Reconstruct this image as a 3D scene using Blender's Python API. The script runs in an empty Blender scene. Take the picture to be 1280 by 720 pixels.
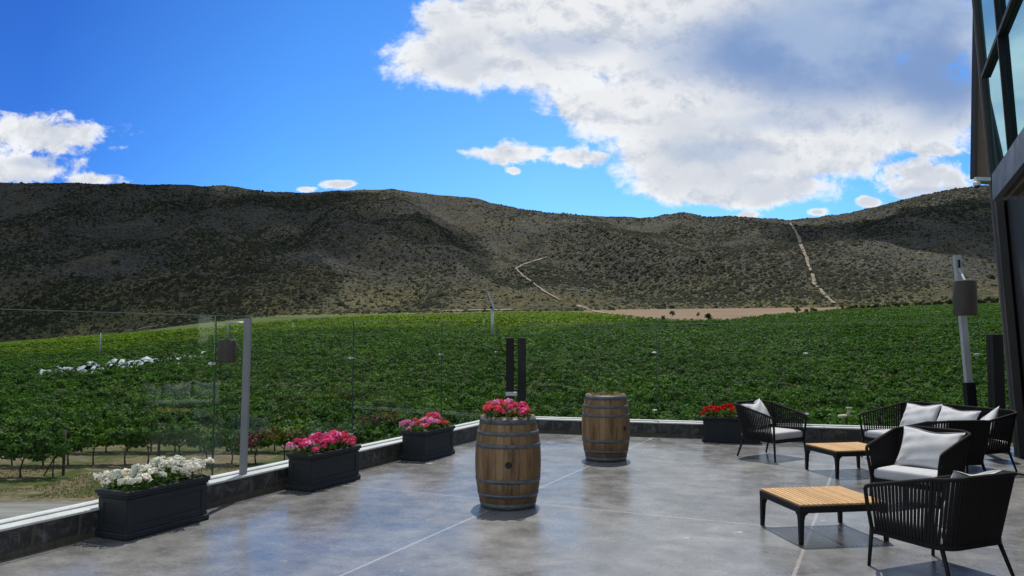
import bpy, math, random
import numpy as np
from mathutils import Vector, Matrix, Euler

R = math.radians
PI = math.pi
random.seed(11)
rng = np.random.default_rng(11)
scene = bpy.context.scene
COL = scene.collection
CAMZ = 1.8
F = 1000.0
TH = math.atan(60.0 / F)          # the camera looks up a little
ST, CT = math.sin(TH), math.cos(TH)


# ------------------------------------------------------------------ helpers
def ray(px, py):
    cx, cy = (px - 640.0) / F, (360.0 - py) / F
    return Vector((cx, CT - cy * ST, ST + cy * CT))


def G(px, py, z=0.0):
    """point of a horizontal plane seen at a photo pixel"""
    d = ray(px, py)
    t = (z - CAMZ) / d.z
    return Vector((d.x * t, d.y * t, z))


def at(px, py, Y):
    d = ray(px, py)
    t = Y / d.y
    return Vector((d.x * t, Y, CAMZ + d.z * t))


def slope(px, py):
    d = ray(px, py)
    return d.x / d.y, d.z / d.y


def link(o, parent=None):
    COL.objects.link(o)
    if parent is not None:
        o.parent = parent
    return o


def tag(o, label=None, cat=None, group=None, kind=None):
    if label:
        o["label"] = label
    if cat:
        o["category"] = cat
    if group:
        o["group"] = group
    if kind:
        o["kind"] = kind
    return o


def thing(name, label, cat, loc=(0, 0, 0), rz=0.0, group=None):
    o = bpy.data.objects.new(name, None)
    o.empty_display_size = 0.2
    link(o)
    o.location = loc
    o.rotation_euler = (0, 0, rz)
    return tag(o, label, cat, group)


def copy_tree(o, parent=None):
    c = o.copy()
    COL.objects.link(c)
    if parent is not None:
        c.parent = parent
    for ch in list(o.children):
        copy_tree(ch, c)
    return c


def mesh_np(name, V, Fa, mat, parent=None, smooth=False):
    V = np.asarray(V, dtype=np.float32)
    Fa = np.asarray(Fa, dtype=np.int32)
    me = bpy.data.meshes.new(name)
    k = Fa.shape[1]
    me.vertices.add(len(V))
    me.vertices.foreach_set("co", V.ravel())
    me.loops.add(Fa.size)
    me.loops.foreach_set("vertex_index", Fa.ravel())
    me.polygons.add(len(Fa))
    me.polygons.foreach_set("loop_start", np.arange(0, Fa.size, k, dtype=np.int32))
    me.polygons.foreach_set("loop_total", np.full(len(Fa), k, dtype=np.int32))
    me.update(calc_edges=True)
    me.validate()
    if smooth:
        me.polygons.foreach_set("use_smooth", np.ones(len(me.polygons), dtype=bool))
    me.materials.append(mat)
    o = bpy.data.objects.new(name, me)
    return link(o, parent)


class MB:
    """collects shapes, then links them as one mesh object"""

    def __init__(self):
        self.v, self.f, self.sm = [], [], []

    def add(self, vs, fs, smooth=False, M=None):
        b = len(self.v)
        for p in vs:
            p = Vector(p)
            self.v.append(M @ p if M is not None else p)
        for f in fs:
            self.f.append([b + i for i in f])
            self.sm.append(smooth)
        return self

    def box(self, c, s, M=None, bevel=0.0):
        x, y, z = s[0] / 2, s[1] / 2, s[2] / 2
        T = Matrix.Translation(Vector(c))
        M = T if M is None else M @ T
        if bevel <= 0:
            vs = [(i * x, j * y, k * z) for k in (-1, 1) for j in (-1, 1) for i in (-1, 1)]
            fs = [(0, 2, 3, 1), (4, 5, 7, 6), (0, 1, 5, 4), (2, 6, 7, 3), (0, 4, 6, 2), (1, 3, 7, 5)]
            return self.add(vs, fs, False, M)
        b = min(bevel, x * .9, y * .9, z * .9)
        vs = []
        for k in (-1, 1):
            for j in (-1, 1):
                for i in (-1, 1):
                    vs += [(i * x, j * (y - b), k * (z - b)), (i * (x - b), j * y, k * (z - b)), (i * (x - b), j * (y - b), k * z)]
        def q(i, j, k, a):
            return ((k > 0) * 4 + (j > 0) * 2 + (i > 0)) * 3 + a
        fs = []
        for s_ in (-1, 1):
            fs.append([q(s_, -1, -1, 0), q(s_, 1, -1, 0), q(s_, 1, 1, 0), q(s_, -1, 1, 0)][::s_])
            fs.append([q(-1, s_, -1, 1), q(-1, s_, 1, 1), q(1, s_, 1, 1), q(1, s_, -1, 1)][::s_])
            fs.append([q(-1, -1, s_, 2), q(1, -1, s_, 2), q(1, 1, s_, 2), q(-1, 1, s_, 2)][::s_])
        for a in (-1, 1):
            for c_ in (-1, 1):
                fs.append([q(a, c_, -1, 0), q(a, c_, -1, 1), q(a, c_, 1, 1), q(a, c_, 1, 0)][::-1 if a * c_ > 0 else 1][::-1])
                fs.append([q(a, -1, c_, 0), q(a, 1, c_, 0), q(a, 1, c_, 2), q(a, -1, c_, 2)][::1 if a * c_ > 0 else -1][::-1])
                fs.append([q(-1, a, c_, 1), q(1, a, c_, 1), q(1, a, c_, 2), q(-1, a, c_, 2)][::1 if a * c_ > 0 else -1])
                for d in (-1, 1):
                    fs.append([q(a, c_, d, 0), q(a, c_, d, 1), q(a, c_, d, 2)][::1 if a * c_ * d > 0 else -1])
        return self.add(vs, fs, False, M)

    def tube(self, pts, r, n=8, M=None, caps=True, flat=None):
        pts = [Vector(p) for p in pts]
        rs = r if isinstance(r, (list, tuple)) else [r] * len(pts)
        vs, fs = [], []
        t0 = (pts[1] - pts[0]).normalized()
        up = Vector((0, 0, 1)) if abs(t0.z) < .9 else Vector((1, 0, 0))
        nrm = (up - t0 * up.dot(t0)).normalized()
        for i, p in enumerate(pts):
            if i == 0:
                t = pts[1] - pts[0]
            elif i == len(pts) - 1:
                t = pts[-1] - pts[-2]
            else:
                t = (pts[i + 1] - p).normalized() + (p - pts[i - 1]).normalized()
            t.normalize()
            nrm = (nrm - t * nrm.dot(t)).normalized()
            b = t.cross(nrm)
            for k in range(n):
                a = 2 * PI * (k + .5) / n
                vs.append(p + (nrm * math.cos(a) + b * math.sin(a)) * rs[i])
        for i in range(len(pts) - 1):
            for k in range(n):
                k2 = (k + 1) % n
                fs.append((i * n + k, i * n + k2, (i + 1) * n + k2, (i + 1) * n + k))
        if caps:
            fs.append(tuple(range(n))[::-1])
            fs.append(tuple((len(pts) - 1) * n + k for k in range(n)))
        return self.add(vs, fs, n > 5, M)

    def bar(self, p0, p1, w, h, side=None, M=None):
        """rectangular bar, w across 'side', h across the other"""
        p0, p1 = Vector(p0), Vector(p1)
        t = (p1 - p0).normalized()
        s = Vector(side) if side is not None else Vector((0, 0, 1)).cross(t)
        if s.length < 1e-5:
            s = Vector((1, 0, 0))
        s = (s - t * s.dot(t)).normalized()
        u = t.cross(s)
        vs = []
        for p in (p0, p1):
            for a, b in ((-1, -1), (1, -1), (1, 1), (-1, 1)):
                vs.append(p + s * (a * w / 2) + u * (b * h / 2))
        fs = [(0, 3, 2, 1), (4, 5, 6, 7), (0, 1, 5, 4), (1, 2, 6, 5), (2, 3, 7, 6), (3, 0, 4, 7)]
        return self.add(vs, fs, False, M)

    def lathe(self, prof, n=32, M=None, smooth=True, a0=0, a1=2 * PI):
        vs, fs = [], []
        for r, z in prof:
            for k in range(n):
                a = 2 * PI * k / n
                vs.append((r * math.cos(a), r * math.sin(a), z))
        for i in range(len(prof) - 1):
            for k in range(n):
                k2 = (k + 1) % n
                fs.append((i * n + k, i * n + k2, (i + 1) * n + k2, (i + 1) * n + k))
        return self.add(vs, fs, smooth, M)

    def build(self, name, mat, parent=None):
        me = bpy.data.meshes.new(name)
        me.from_pydata([tuple(p) for p in self.v], [], self.f)
        me.polygons.foreach_set("use_smooth", self.sm)
        me.materials.append(mat)
        me.update()
        return link(bpy.data.objects.new(name, me), parent)


def frame_matrix(o, x, y=None):
    """matrix with origin o, x axis along x (horizontal), z up"""
    x = Vector(x).normalized()
    z = Vector((0, 0, 1))
    y = z.cross(x).normalized()
    return Matrix(((x.x, y.x, 0, o[0]), (x.y, y.y, 0, o[1]), (x.z, y.z, 1, o[2]), (0, 0, 0, 1)))


# ---- value noise on arrays
_perm = rng.random((256, 256))


def vnoise(x, y):
    xi, yi = np.floor(x).astype(int), np.floor(y).astype(int)
    fx, fy = x - xi, y - yi
    fx, fy = fx * fx * (3 - 2 * fx), fy * fy * (3 - 2 * fy)
    g = lambda i, j: _perm[i % 256, j % 256]
    return ((g(xi, yi) * (1 - fx) + g(xi + 1, yi) * fx) * (1 - fy) + (g(xi, yi + 1) * (1 - fx) + g(xi + 1, yi + 1) * fx) * fy)


def fbm(x, y, o=4):
    s, a, t = 0, 1.0, 0
    for k in range(o):
        s = s + a * vnoise(x * 2 ** k + 17.3 * k, y * 2 ** k + 5.1 * k)
        t += a
        a *= .5
    return s / t


# ------------------------------------------------------------------ materials
def nd(nt, typ, ins=None, **props):
    n = nt.nodes.new(typ)
    for k, v in props.items():
        setattr(n, k, v)
    for k, v in (ins or {}).items():
        s = n.inputs[k]
        if isinstance(v, bpy.types.NodeSocket):
            nt.links.new(v, s)
        else:
            s.default_value = v
    return n


def math_(nt, op, a, b=None, c=None, clamp=False):
    ins = {0: a}
    if b is not None:
        ins[1] = b
    if c is not None:
        ins[2] = c
    return nd(nt, "ShaderNodeMath", ins, operation=op, use_clamp=clamp).outputs[0]


def mixc(nt, fac, a, b, mode="MIX"):
    n = nd(nt, "ShaderNodeMix", None, data_type="RGBA", blend_type=mode)
    for i, v in ((0, fac), (6, a), (7, b)):
        if isinstance(v, bpy.types.NodeSocket):
            nt.links.new(v, n.inputs[i])
        else:
            n.inputs[i].default_value = v if i == 0 else (*v[:3], 1)
    return n.outputs[2]


def ramp(nt, fac, stops, interp="LINEAR"):
    n = nt.nodes.new("ShaderNodeValToRGB")
    n.color_ramp.interpolation = interp
    el = n.color_ramp.elements
    while len(el) < len(stops):
        el.new(.5)
    for e, (p, c) in zip(el, stops):
        e.position = p
        e.color = (*c, 1) if len(c) == 3 else c
    nt.links.new(fac, n.inputs[0])
    return n.outputs[0]


def sstep(nt, v, lo, hi, a=0.0, b=1.0):
    n = nd(nt, "ShaderNodeMapRange", {0: v, 1: lo, 2: hi, 3: a, 4: b}, interpolation_type="SMOOTHSTEP")
    return n.outputs[0]


def noise(nt, vec, scale, detail=4, rough=.55, dist=0.0, out=0):
    return nd(nt, "ShaderNodeTexNoise", {"Vector": vec, "Scale": scale, "Detail": detail, "Roughness": rough, "Distortion": dist}).outputs[out]


def objco(nt, which="Object"):
    return nd(nt, "ShaderNodeTexCoord").outputs[which]


def newmat(name):
    m = bpy.data.materials.new(name)
    m.use_nodes = True
    nt = m.node_tree
    b = nt.nodes["Principled BSDF"]
    return m, nt, b


def setin(nt, b, **kw):
    for k, v in kw.items():
        s = b.inputs[k.replace("_", " ")]
        if isinstance(v, bpy.types.NodeSocket):
            nt.links.new(v, s)
        else:
            s.default_value = (*v, 1) if isinstance(v, tuple) and len(v) == 3 else v


def bump(nt, b, h, dist=.01, strength=.5):
    n = nd(nt, "ShaderNodeBump", {"Height": h, "Distance": dist, "Strength": strength})
    nt.links.new(n.outputs[0], b.inputs["Normal"])


def simple(name, c, rough=.6, metal=0.0, var=.15, scale=8.0, spec=.5, bmp=0.0):
    m, nt, b = newmat(name)
    co = objco(nt)
    n1 = noise(nt, co, scale, 5, .6)
    lo = tuple(x * (1 - var) for x in c)
    hi = tuple(min(1, x * (1 + var)) for x in c)
    setin(nt, b, Base_Color=ramp(nt, n1, [(.3, lo), (.7, hi)]), Metallic=metal,
          Roughness=sstep(nt, n1, .25, .75, max(.02, rough - .08), rough + .08))
    b.inputs["Specular IOR Level"].default_value = spec
    if bmp:
        bump(nt, b, noise(nt, co, scale * 6, 4), bmp, .5)
    return m


def leafmat(name, cols, trans=.35, rough=.6, spec=.12, patch=None, tint=(1.35, 1.5, .55), clump=False):
    m, nt, b = newmat(name)
    geo = nd(nt, "ShaderNodeNewGeometry")
    rnd = geo.outputs["Random Per Island"]
    info = nd(nt, "ShaderNodeObjectInfo")
    c = ramp(nt, rnd, [(i / (len(cols) - 1), q) for i, q in enumerate(cols)])
    big = noise(nt, geo.outputs["Position"], .08 if patch is None else patch, 3)
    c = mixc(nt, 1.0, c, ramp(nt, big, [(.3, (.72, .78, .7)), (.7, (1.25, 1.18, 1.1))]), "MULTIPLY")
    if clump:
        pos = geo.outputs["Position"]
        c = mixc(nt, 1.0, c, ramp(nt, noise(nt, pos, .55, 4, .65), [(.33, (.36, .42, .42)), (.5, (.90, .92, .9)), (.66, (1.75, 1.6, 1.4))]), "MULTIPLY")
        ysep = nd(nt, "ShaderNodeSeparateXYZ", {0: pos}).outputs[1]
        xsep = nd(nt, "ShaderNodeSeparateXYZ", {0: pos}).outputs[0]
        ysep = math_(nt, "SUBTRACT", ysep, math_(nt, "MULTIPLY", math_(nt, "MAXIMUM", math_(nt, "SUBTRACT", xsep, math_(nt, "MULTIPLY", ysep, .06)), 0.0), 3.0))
        c = mixc(nt, sstep(nt, math_(nt, "ADD", ysep, math_(nt, "MULTIPLY", math_(nt, "SUBTRACT", noise(nt, pos, .012, 3), .5), 160)), 150, 250), c, mixc(nt, 1.0, c, (2.5, 1.75, .9), "MULTIPLY"))  # sunlit look of the far vine bands is painted into the leaf colour
    setin(nt, b, Base_Color=c, Roughness=rough)
    b.inputs["Specular IOR Level"].default_value = spec
    tr = nd(nt, "ShaderNodeBsdfTranslucent", {"Color": mixc(nt, 1.0, c, tint, "MULTIPLY")})
    mx = nd(nt, "ShaderNodeMixShader", {0: trans, 1: b.outputs[0], 2: tr.outputs[0]})
    nt.links.new(mx.outputs[0], nt.nodes["Material Output"].inputs[0])
    return m


MAT = {}
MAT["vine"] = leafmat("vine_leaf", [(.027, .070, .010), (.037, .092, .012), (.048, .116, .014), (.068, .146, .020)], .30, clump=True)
MAT["vine_red"] = leafmat("vine_leaf_red", [(.05, .02, .014), (.085, .03, .02), (.04, .05, .014)], .3)
MAT["gleaf"] = leafmat("geranium_leaf", [(.035, .075, .014), (.055, .115, .02), (.085, .16, .03)], .3, patch=3)
MAT["drygrass"] = leafmat("dry_leaf", [(.10, .11, .03), (.15, .10, .05), (.06, .09, .02)], .3, patch=3)
MAT["scrub"] = leafmat("scrub_leaf", [(.013, .018, .010), (.021, .026, .014), (.034, .038, .020)], .1, .8, .1, patch=.006)
MAT["treeleaf"] = leafmat("tree_leaf", [(.015, .028, .010), (.025, .042, .013), (.035, .055, .018)], .2)
for nm, cs in (("white", [(.82, .82, .80), (.76, .77, .75), (.82, .81, .74)]), ("pink", [(.72, .06, .22), (.78, .10, .30), (.66, .035, .14)]),
               ("lilac", [(.72, .22, .48), (.78, .33, .58), (.66, .15, .42)]), ("coral", [(.75, .07, .09), (.80, .14, .17), (.70, .045, .06)]),
               ("red", [(.55, .012, .012), (.65, .02, .018), (.45, .008, .01)]), ("cream", [(.72, .58, .32), (.66, .46, .22), (.78, .7, .5)])):
    MAT["petal_" + nm] = leafmat("petal_" + nm, cs, .3, .7, .1, patch=6, tint=(1.1, 1.05, 1.05))
MAT["bark"] = simple("vine_bark", (.045, .034, .025), .9, var=.4, scale=20)
MAT["planter"] = simple("planter_slate_paint", (.027, .030, .033), .6, var=.18, scale=5, bmp=.002, spec=.2)
MAT["soil"] = simple("soil", (.05, .037, .026), .95, var=.4, scale=30, bmp=.02)
MAT["black"] = simple("black_powder_coat", (.010, .010, .0105), .55, var=.15, scale=14, spec=.25)
MAT["rope"] = simple("black_rope", (.013, .012, .012), .85, var=.3, scale=60, spec=.25, bmp=.002)
MAT["galv"] = simple("galvanised_steel", (.42, .45, .48), .42, metal=.35, var=.1, scale=6)
MAT["lampmesh"] = simple("woven_shade", (.065, .058, .048), .8, var=.25, scale=30, bmp=.006)
MAT["clip"] = simple("brushed_steel", (.62, .63, .65), .3, metal=.8, var=.05)
MAT["whiteplastic"] = simple("white_plastic", (.75, .76, .77), .4, var=.05)
MAT["darkglass"] = simple("dark_lens", (.02, .02, .025), .1, var=.05)
MAT["bframe"] = simple("grey_steel_frame", (.045, .044, .043), .6, var=.12, scale=3, spec=.25)
MAT["bflange"] = simple("grey_flange", (.13, .13, .128), .6, var=.1, scale=3, spec=.3)
MAT["bdark"] = simple("dark_cladding", (.016, .015, .015), .7, var=.2, scale=2)
MAT["soffit"] = simple("timber_soffit", (.11, .085, .06), .6, var=.25, scale=5)
MAT["canopy"] = simple("blue_grey_fascia", (.020, .026, .036), .45, metal=0.0, var=.1, scale=3)
MAT["polegrey"] = simple("grey_painted_pole", (.20, .21, .215), .6, var=.15, scale=3)
MAT["pole_white"] = simple("white_painted_pole", (.40, .42, .435), .5, var=.1, scale=2)
MAT["stonepale"] = simple("pale_stone", (.48, .43, .30), .8, var=.2, scale=20, bmp=.004)
MAT["bung"] = simple("wine_stained_bung", (.018, .010, .006), .7, var=.3, scale=30)
MAT["net"] = simple("pale_sheeting", (.30, .33, .38), .5, var=.2, scale=.6)


def fabric(name, c):
    m, nt, b = newmat(name)
    co = objco(nt)
    big = noise(nt, co, 5, 3)
    wv = noise(nt, co, 260, 2)
    setin(nt, b, Base_Color=ramp(nt, big, [(.3, tuple(x * .9 for x in c)), (.7, tuple(min(1, x * 1.08) for x in c))]), Roughness=.9)
    b.inputs["Specular IOR Level"].default_value = .15
    h = math_(nt, "ADD", math_(nt, "MULTIPLY", noise(nt, co, 5, 3, .5, 1.5), 1.0), math_(nt, "MULTIPLY", wv, .06))
    bump(nt, b, h, .02, .16)
    return m


MAT["cushion"] = fabric("seat_cushion_fabric", (.48, .485, .50))
MAT["pillow"] = fabric("pillow_fabric", (.58, .585, .60))


def mat_floor(ulines, vlines):
    m, nt, b = newmat("polished_concrete")
    co = objco(nt)
    n1 = noise(nt, co, .8, 6, .62, .5)
    n2 = noise(nt, co, 3.1, 7, .65)
    n3 = noise(nt, co, 34, 5, .8)
    c = ramp(nt, n1, [(.28, (.110, .109, .106)), (.45, (.155, .154, .150)), (.6, (.182, .181, .177)), (.78, (.140, .139, .137))])
    c = mixc(nt, .75, c, ramp(nt, n2, [(.32, (.60, .59, .57)), (.5, (1, 1, 1)), (.66, (1.38, 1.37, 1.34))]), "MULTIPLY")
    c = mixc(nt, .85, c, ramp(nt, n3, [(.25, (.50, .50, .50)), (.75, (1.5, 1.5, 1.5))]), "MULTIPLY")
    # pale scuffs and drips
    vo = nd(nt, "ShaderNodeTexVoronoi", {"Vector": nd(nt, "ShaderNodeMixRGB", {0: .18, 1: co, 2: noise(nt, co, 4, 3, out=1)}).outputs[0], "Scale": 3.4, "Randomness": 1.0})
    spot = sstep(nt, vo.outputs["Distance"], .07, .16, 1, 0)
    gate = nd(nt, "ShaderNodeSeparateXYZ", {0: vo.outputs["Color"]})
    spot = sstep(nt, vo.outputs["Distance"], math_(nt, "MULTIPLY", gate.outputs[1], .10), math_(nt, "ADD", math_(nt, "MULTIPLY", gate.outputs[1], .16), .05), 1, 0)
    spot = math_(nt, "MULTIPLY", spot, math_(nt, "GREATER_THAN", gate.outputs[0], .72))
    spot = math_(nt, "MULTIPLY", spot, sstep(nt, noise(nt, co, 14.0, 4), .40, .58))
    sm = math_(nt, "MULTIPLY", sstep(nt, noise(nt, co, 1.7, 8, .72, 1.5), .60, .74), .5)
    spot = math_(nt, "MAXIMUM", spot, sm)
    c = mixc(nt, math_(nt, "MULTIPLY", spot, .5), c, (.42, .41, .39))
    sp = nd(nt, "ShaderNodeSeparateXYZ", {0: co})
    wob = math_(nt, "MULTIPLY", math_(nt, "SUBTRACT", noise(nt, co, 6, 3), .5), .008)
    line = None
    for ax, vals in ((0, vlines), (1, ulines)):
        for v, w in vals:
            d = math_(nt, "ABSOLUTE", math_(nt, "ADD", math_(nt, "SUBTRACT", sp.outputs[ax], v), wob))
            s = sstep(nt, d, w * .5, w * .9, 1, 0)
            line = s if line is None else math_(nt, "MAXIMUM", line, s)
    line = math_(nt, "MULTIPLY", line, sstep(nt, noise(nt, co, 9, 4), .3, .5, .55, 1))
    c = mixc(nt, math_(nt, "MULTIPLY", line, .65), c, (.40, .385, .36))
    wet = noise(nt, co, .55, 5, .6, .8)
    r = math_(nt, "ADD", sstep(nt, wet, .36, .64, .22, .36), math_(nt, "MULTIPLY", math_(nt, "SUBTRACT", n2, .5), .25))
    r = math_(nt, "ADD", r, math_(nt, "MULTIPLY", spot, .25), clamp=True)
    setin(nt, b, Base_Color=c, Roughness=r)
    b.inputs["Specular IOR Level"].default_value = 1.0
    bump(nt, b, math_(nt, "ADD", noise(nt, co, 1.6, 3), math_(nt, "MULTIPLY", n3, .08)), .006, .45)
    return m


def mat_kerb():
    m, nt, b = newmat("dark_stone_blocks")
    co = objco(nt)
    sp = nd(nt, "ShaderNodeSeparateXYZ", {0: co})
    n1 = noise(nt, co, 7, 6, .7, .6)
    n2 = noise(nt, nd(nt, "ShaderNodeMapping", {0: co, 3: (7, 7, 1.2)}).outputs[0], 2, 5, .7)
    c = ramp(nt, n1, [(.32, (.014, .014, .014)), (.5, (.036, .035, .034)), (.66, (.125, .12, .113))])
    c = mixc(nt, sstep(nt, n2, .58, .75), c, (.16, .155, .145))
    x = math_(nt, "ADD", sp.outputs[0], math_(nt, "MULTIPLY", math_(nt, "SUBTRACT", noise(nt, co, 5, 2), .5), .05))
    fr = math_(nt, "FRACT", math_(nt, "DIVIDE", x, .42))
    jd = math_(nt, "ABSOLUTE", math_(nt, "SUBTRACT", fr, .5))
    j = sstep(nt, jd, .445, .485)
    low = sstep(nt, math_(nt, "ADD", sp.outputs[2], math_(nt, "MULTIPLY", math_(nt, "SUBTRACT", n1, .5), .08)), .045, .075, 1, 0)
    j = math_(nt, "MAXIMUM", math_(nt, "MULTIPLY", j, .85), low)
    c = mixc(nt, math_(nt, "MULTIPLY", j, .85), c, ramp(nt, n2, [(.3, (.055, .042, .030)), (.7, (.12, .098, .07))]))
    setin(nt, b, Base_Color=c, Roughness=.62)
    bump(nt, b, math_(nt, "ADD", n1, math_(nt, "MULTIPLY", j, -.5)), .02, .6)
    return m


def mat_coping():
    m, nt, b = newmat("pale_coping")
    co = objco(nt)
    n1 = noise(nt, co, 3, 5, .65)
    n2 = noise(nt, co, 40, 3, .7)
    c = ramp(nt, n1, [(.3, (.50, .50, .485)), (.7, (.66, .66, .64))])
    c = mixc(nt, sstep(nt, n2, .5, .75, 0, .55), c, (.3, .29, .27))
    setin(nt, b, Base_Color=c, Roughness=.5)
    return m


def mat_glass():
    m, nt, b = newmat("balustrade_glass")
    nt.nodes.remove(b)
    co = objco(nt)
    fr = nd(nt, "ShaderNodeFresnel", {"IOR": 1.5}).outputs[0]
    fr = math_(nt, "MULTIPLY", fr, .08, clamp=True)
    tr = nd(nt, "ShaderNodeBsdfTransparent", {"Color": (.945, .975, .963, 1)})
    gl = nd(nt, "ShaderNodeBsdfGlossy", {"Color": (.9, .95, .95, 1), "Roughness": .015})
    mx = nd(nt, "ShaderNodeMixShader", {0: fr, 1: tr.outputs[0], 2: gl.outputs[0]})
    # thin film of dust and dried water marks
    du = nd(nt, "ShaderNodeBsdfDiffuse", {"Color": (.5, .52, .52, 1)})
    d = sstep(nt, noise(nt, co, 1.6, 6, .7, .8), .5, .85, .001, .010)
    mx2 = nd(nt, "ShaderNodeMixShader", {0: d, 1: mx.outputs[0], 2: du.outputs[0]})
    nt.links.new(mx2.outputs[0], nt.nodes["Material Output"].inputs[0])
    return m


def mat_edgeglass():
    m, nt, b = newmat("glass_edge")
    setin(nt, b, Base_Color=(.02, .06, .05), Roughness=.15)
    return m


def mat_barrel():
    m, nt, b = newmat("oak_staves")
    co = objco(nt)
    sp = nd(nt, "ShaderNodeSeparateXYZ", {0: co})
    ang = math_(nt, "ARCTAN2", sp.outputs[1], sp.outputs[0])
    s = math_(nt, "MULTIPLY", ang, 26 / (2 * PI))
    idx = math_(nt, "FLOOR", s)
    fr = math_(nt, "ABSOLUTE", math_(nt, "SUBTRACT", math_(nt, "FRACT", s), .5))
    gap = math_(nt, "MULTIPLY", sstep(nt, fr, .470, .497), .75)
    rnd = nd(nt, "ShaderNodeTexWhiteNoise", {"W": idx}, noise_dimensions="1D").outputs[0]
    gv = nd(nt, "ShaderNodeCombineXYZ", {0: math_(nt, "MULTIPLY", ang, 9.0), 1: math_(nt, "MULTIPLY", sp.outputs[2], 1.6), 2: math_(nt, "MULTIPLY", rnd, 20.0)}).outputs[0]
    grain = noise(nt, gv, 4.5, 7, .68, .4)
    stain = noise(nt, nd(nt, "ShaderNodeMapping", {0: co, 3: (9, 9, 1.5)}).outputs[0], 1.2, 5, .65)
    c = ramp(nt, rnd, [(0, (.170, .100, .048)), (.5, (.25, .155, .080)), (1, (.33, .215, .118))])
    c = mixc(nt, .85, c, ramp(nt, grain, [(.25, (.45, .42, .38)), (.55, (1, 1, 1)), (.8, (1.3, 1.28, 1.2))]), "MULTIPLY")
    c = mixc(nt, sstep(nt, stain, .48, .70, 0, .75), c, (.055, .029, .014))
    lowst = math_(nt, "MULTIPLY", sstep(nt, math_(nt, "ADD", sp.outputs[2], math_(nt, "MULTIPLY", math_(nt, "SUBTRACT", grain, .5), .3)), .12, .34, 1, 0), .55)
    c = mixc(nt, lowst, c, (.085, .055, .028))
    c = mixc(nt, gap, c, (.02, .013, .008))
    setin(nt, b, Base_Color=c, Roughness=.7)
    b.inputs["Specular IOR Level"].default_value = .25
    bump(nt, b, math_(nt, "ADD", grain, math_(nt, "MULTIPLY", gap, -1.0)), .006, .5)
    return m


def mat_hoop():
    m, nt, b = newmat("weathered_iron_hoop")
    co = objco(nt)
    n1 = noise(nt, co, 14, 6, .7)
    c = ramp(nt, n1, [(.3, (.075, .08, .088)), (.6, (.14, .15, .16)), (.78, (.13, .10, .075))])
    setin(nt, b, Base_Color=c, Roughness=.5, Metallic=.45)
    return m


def mat_teak():
    m, nt, b = newmat("teak_slats")
    co = objco(nt)
    sp = nd(nt, "ShaderNodeSeparateXYZ", {0: co})
    idx = math_(nt, "FLOOR", math_(nt, "DIVIDE", sp.outputs[0], .0402))
    rnd = nd(nt, "ShaderNodeTexWhiteNoise", {"W": idx}, noise_dimensions="1D").outputs[0]
    gv = nd(nt, "ShaderNodeCombineXYZ", {0: math_(nt, "MULTIPLY", sp.outputs[0], 30.0), 1: math_(nt, "MULTIPLY", sp.outputs[1], 3.0), 2: math_(nt, "MULTIPLY", rnd, 9.0)}).outputs[0]
    g = noise(nt, gv, 3, 5, .6, .6)
    c = ramp(nt, rnd, [(0, (.47, .275, .10)), (1, (.62, .39, .165))])
    c = mixc(nt, .8, c, ramp(nt, g, [(.3, (.68, .62, .55)), (.7, (1.15, 1.15, 1.1))]), "MULTIPLY")
    setin(nt, b, Base_Color=c, Roughness=.55)
    return m


def mat_ground():
    m, nt, b = newmat("field_earth")
    co = objco(nt)
    n1 = noise(nt, co, .35, 8, .68)
    n2 = noise(nt, co, 3.5, 6, .7)
    n0 = noise(nt, co, .02, 4, .6)
    soil = ramp(nt, n2, [(.3, (.085, .066, .042)), (.55, (.165, .135, .085)), (.75, (.25, .215, .14))])
    grass = ramp(nt, n2, [(.3, (.030, .045, .012)), (.7, (.085, .105, .032))])
    c = mixc(nt, sstep(nt, n1, .45, .58), soil, grass)
    sp = nd(nt, "ShaderNodeSeparateXYZ", {0: co})
    far = sstep(nt, sp.outputs[1], 37, 52)
    c = mixc(nt, math_(nt, "MULTIPLY", far, sstep(nt, n0, .3, .6, .75, 1)), c, mixc(nt, sstep(nt, sp.outputs[1], 250, 420), ramp(nt, n2, [(.3, (.022, .032, .010)), (.7, (.055, .062, .020))]), ramp(nt, n1, [(.3, (.045, .070, .016)), (.5, (.085, .11, .03)), (.7, (.13, .14, .045))])))
    setin(nt, b, Base_Color=c, Roughness=.95)
    b.inputs["Specular IOR Level"].default_value = .1
    bump(nt, b, n2, .15, .6)
    return m


def mat_earth(name, cols, sc=.2, stretch=(1, 1, 1)):
    m, nt, b = newmat(name)
    co = nd(nt, "ShaderNodeMapping", {0: objco(nt), 3: stretch}).outputs[0]
    n1 = noise(nt, co, sc, 8, .7)
    setin(nt, b, Base_Color=ramp(nt, n1, [(.28 + .44 * i / (len(cols) - 1), c) for i, c in enumerate(cols)]), Roughness=.95)
    b.inputs["Specular IOR Level"].default_value = .1
    bump(nt, b, noise(nt, co, sc * 12, 4), .05, .4)
    return m


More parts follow.
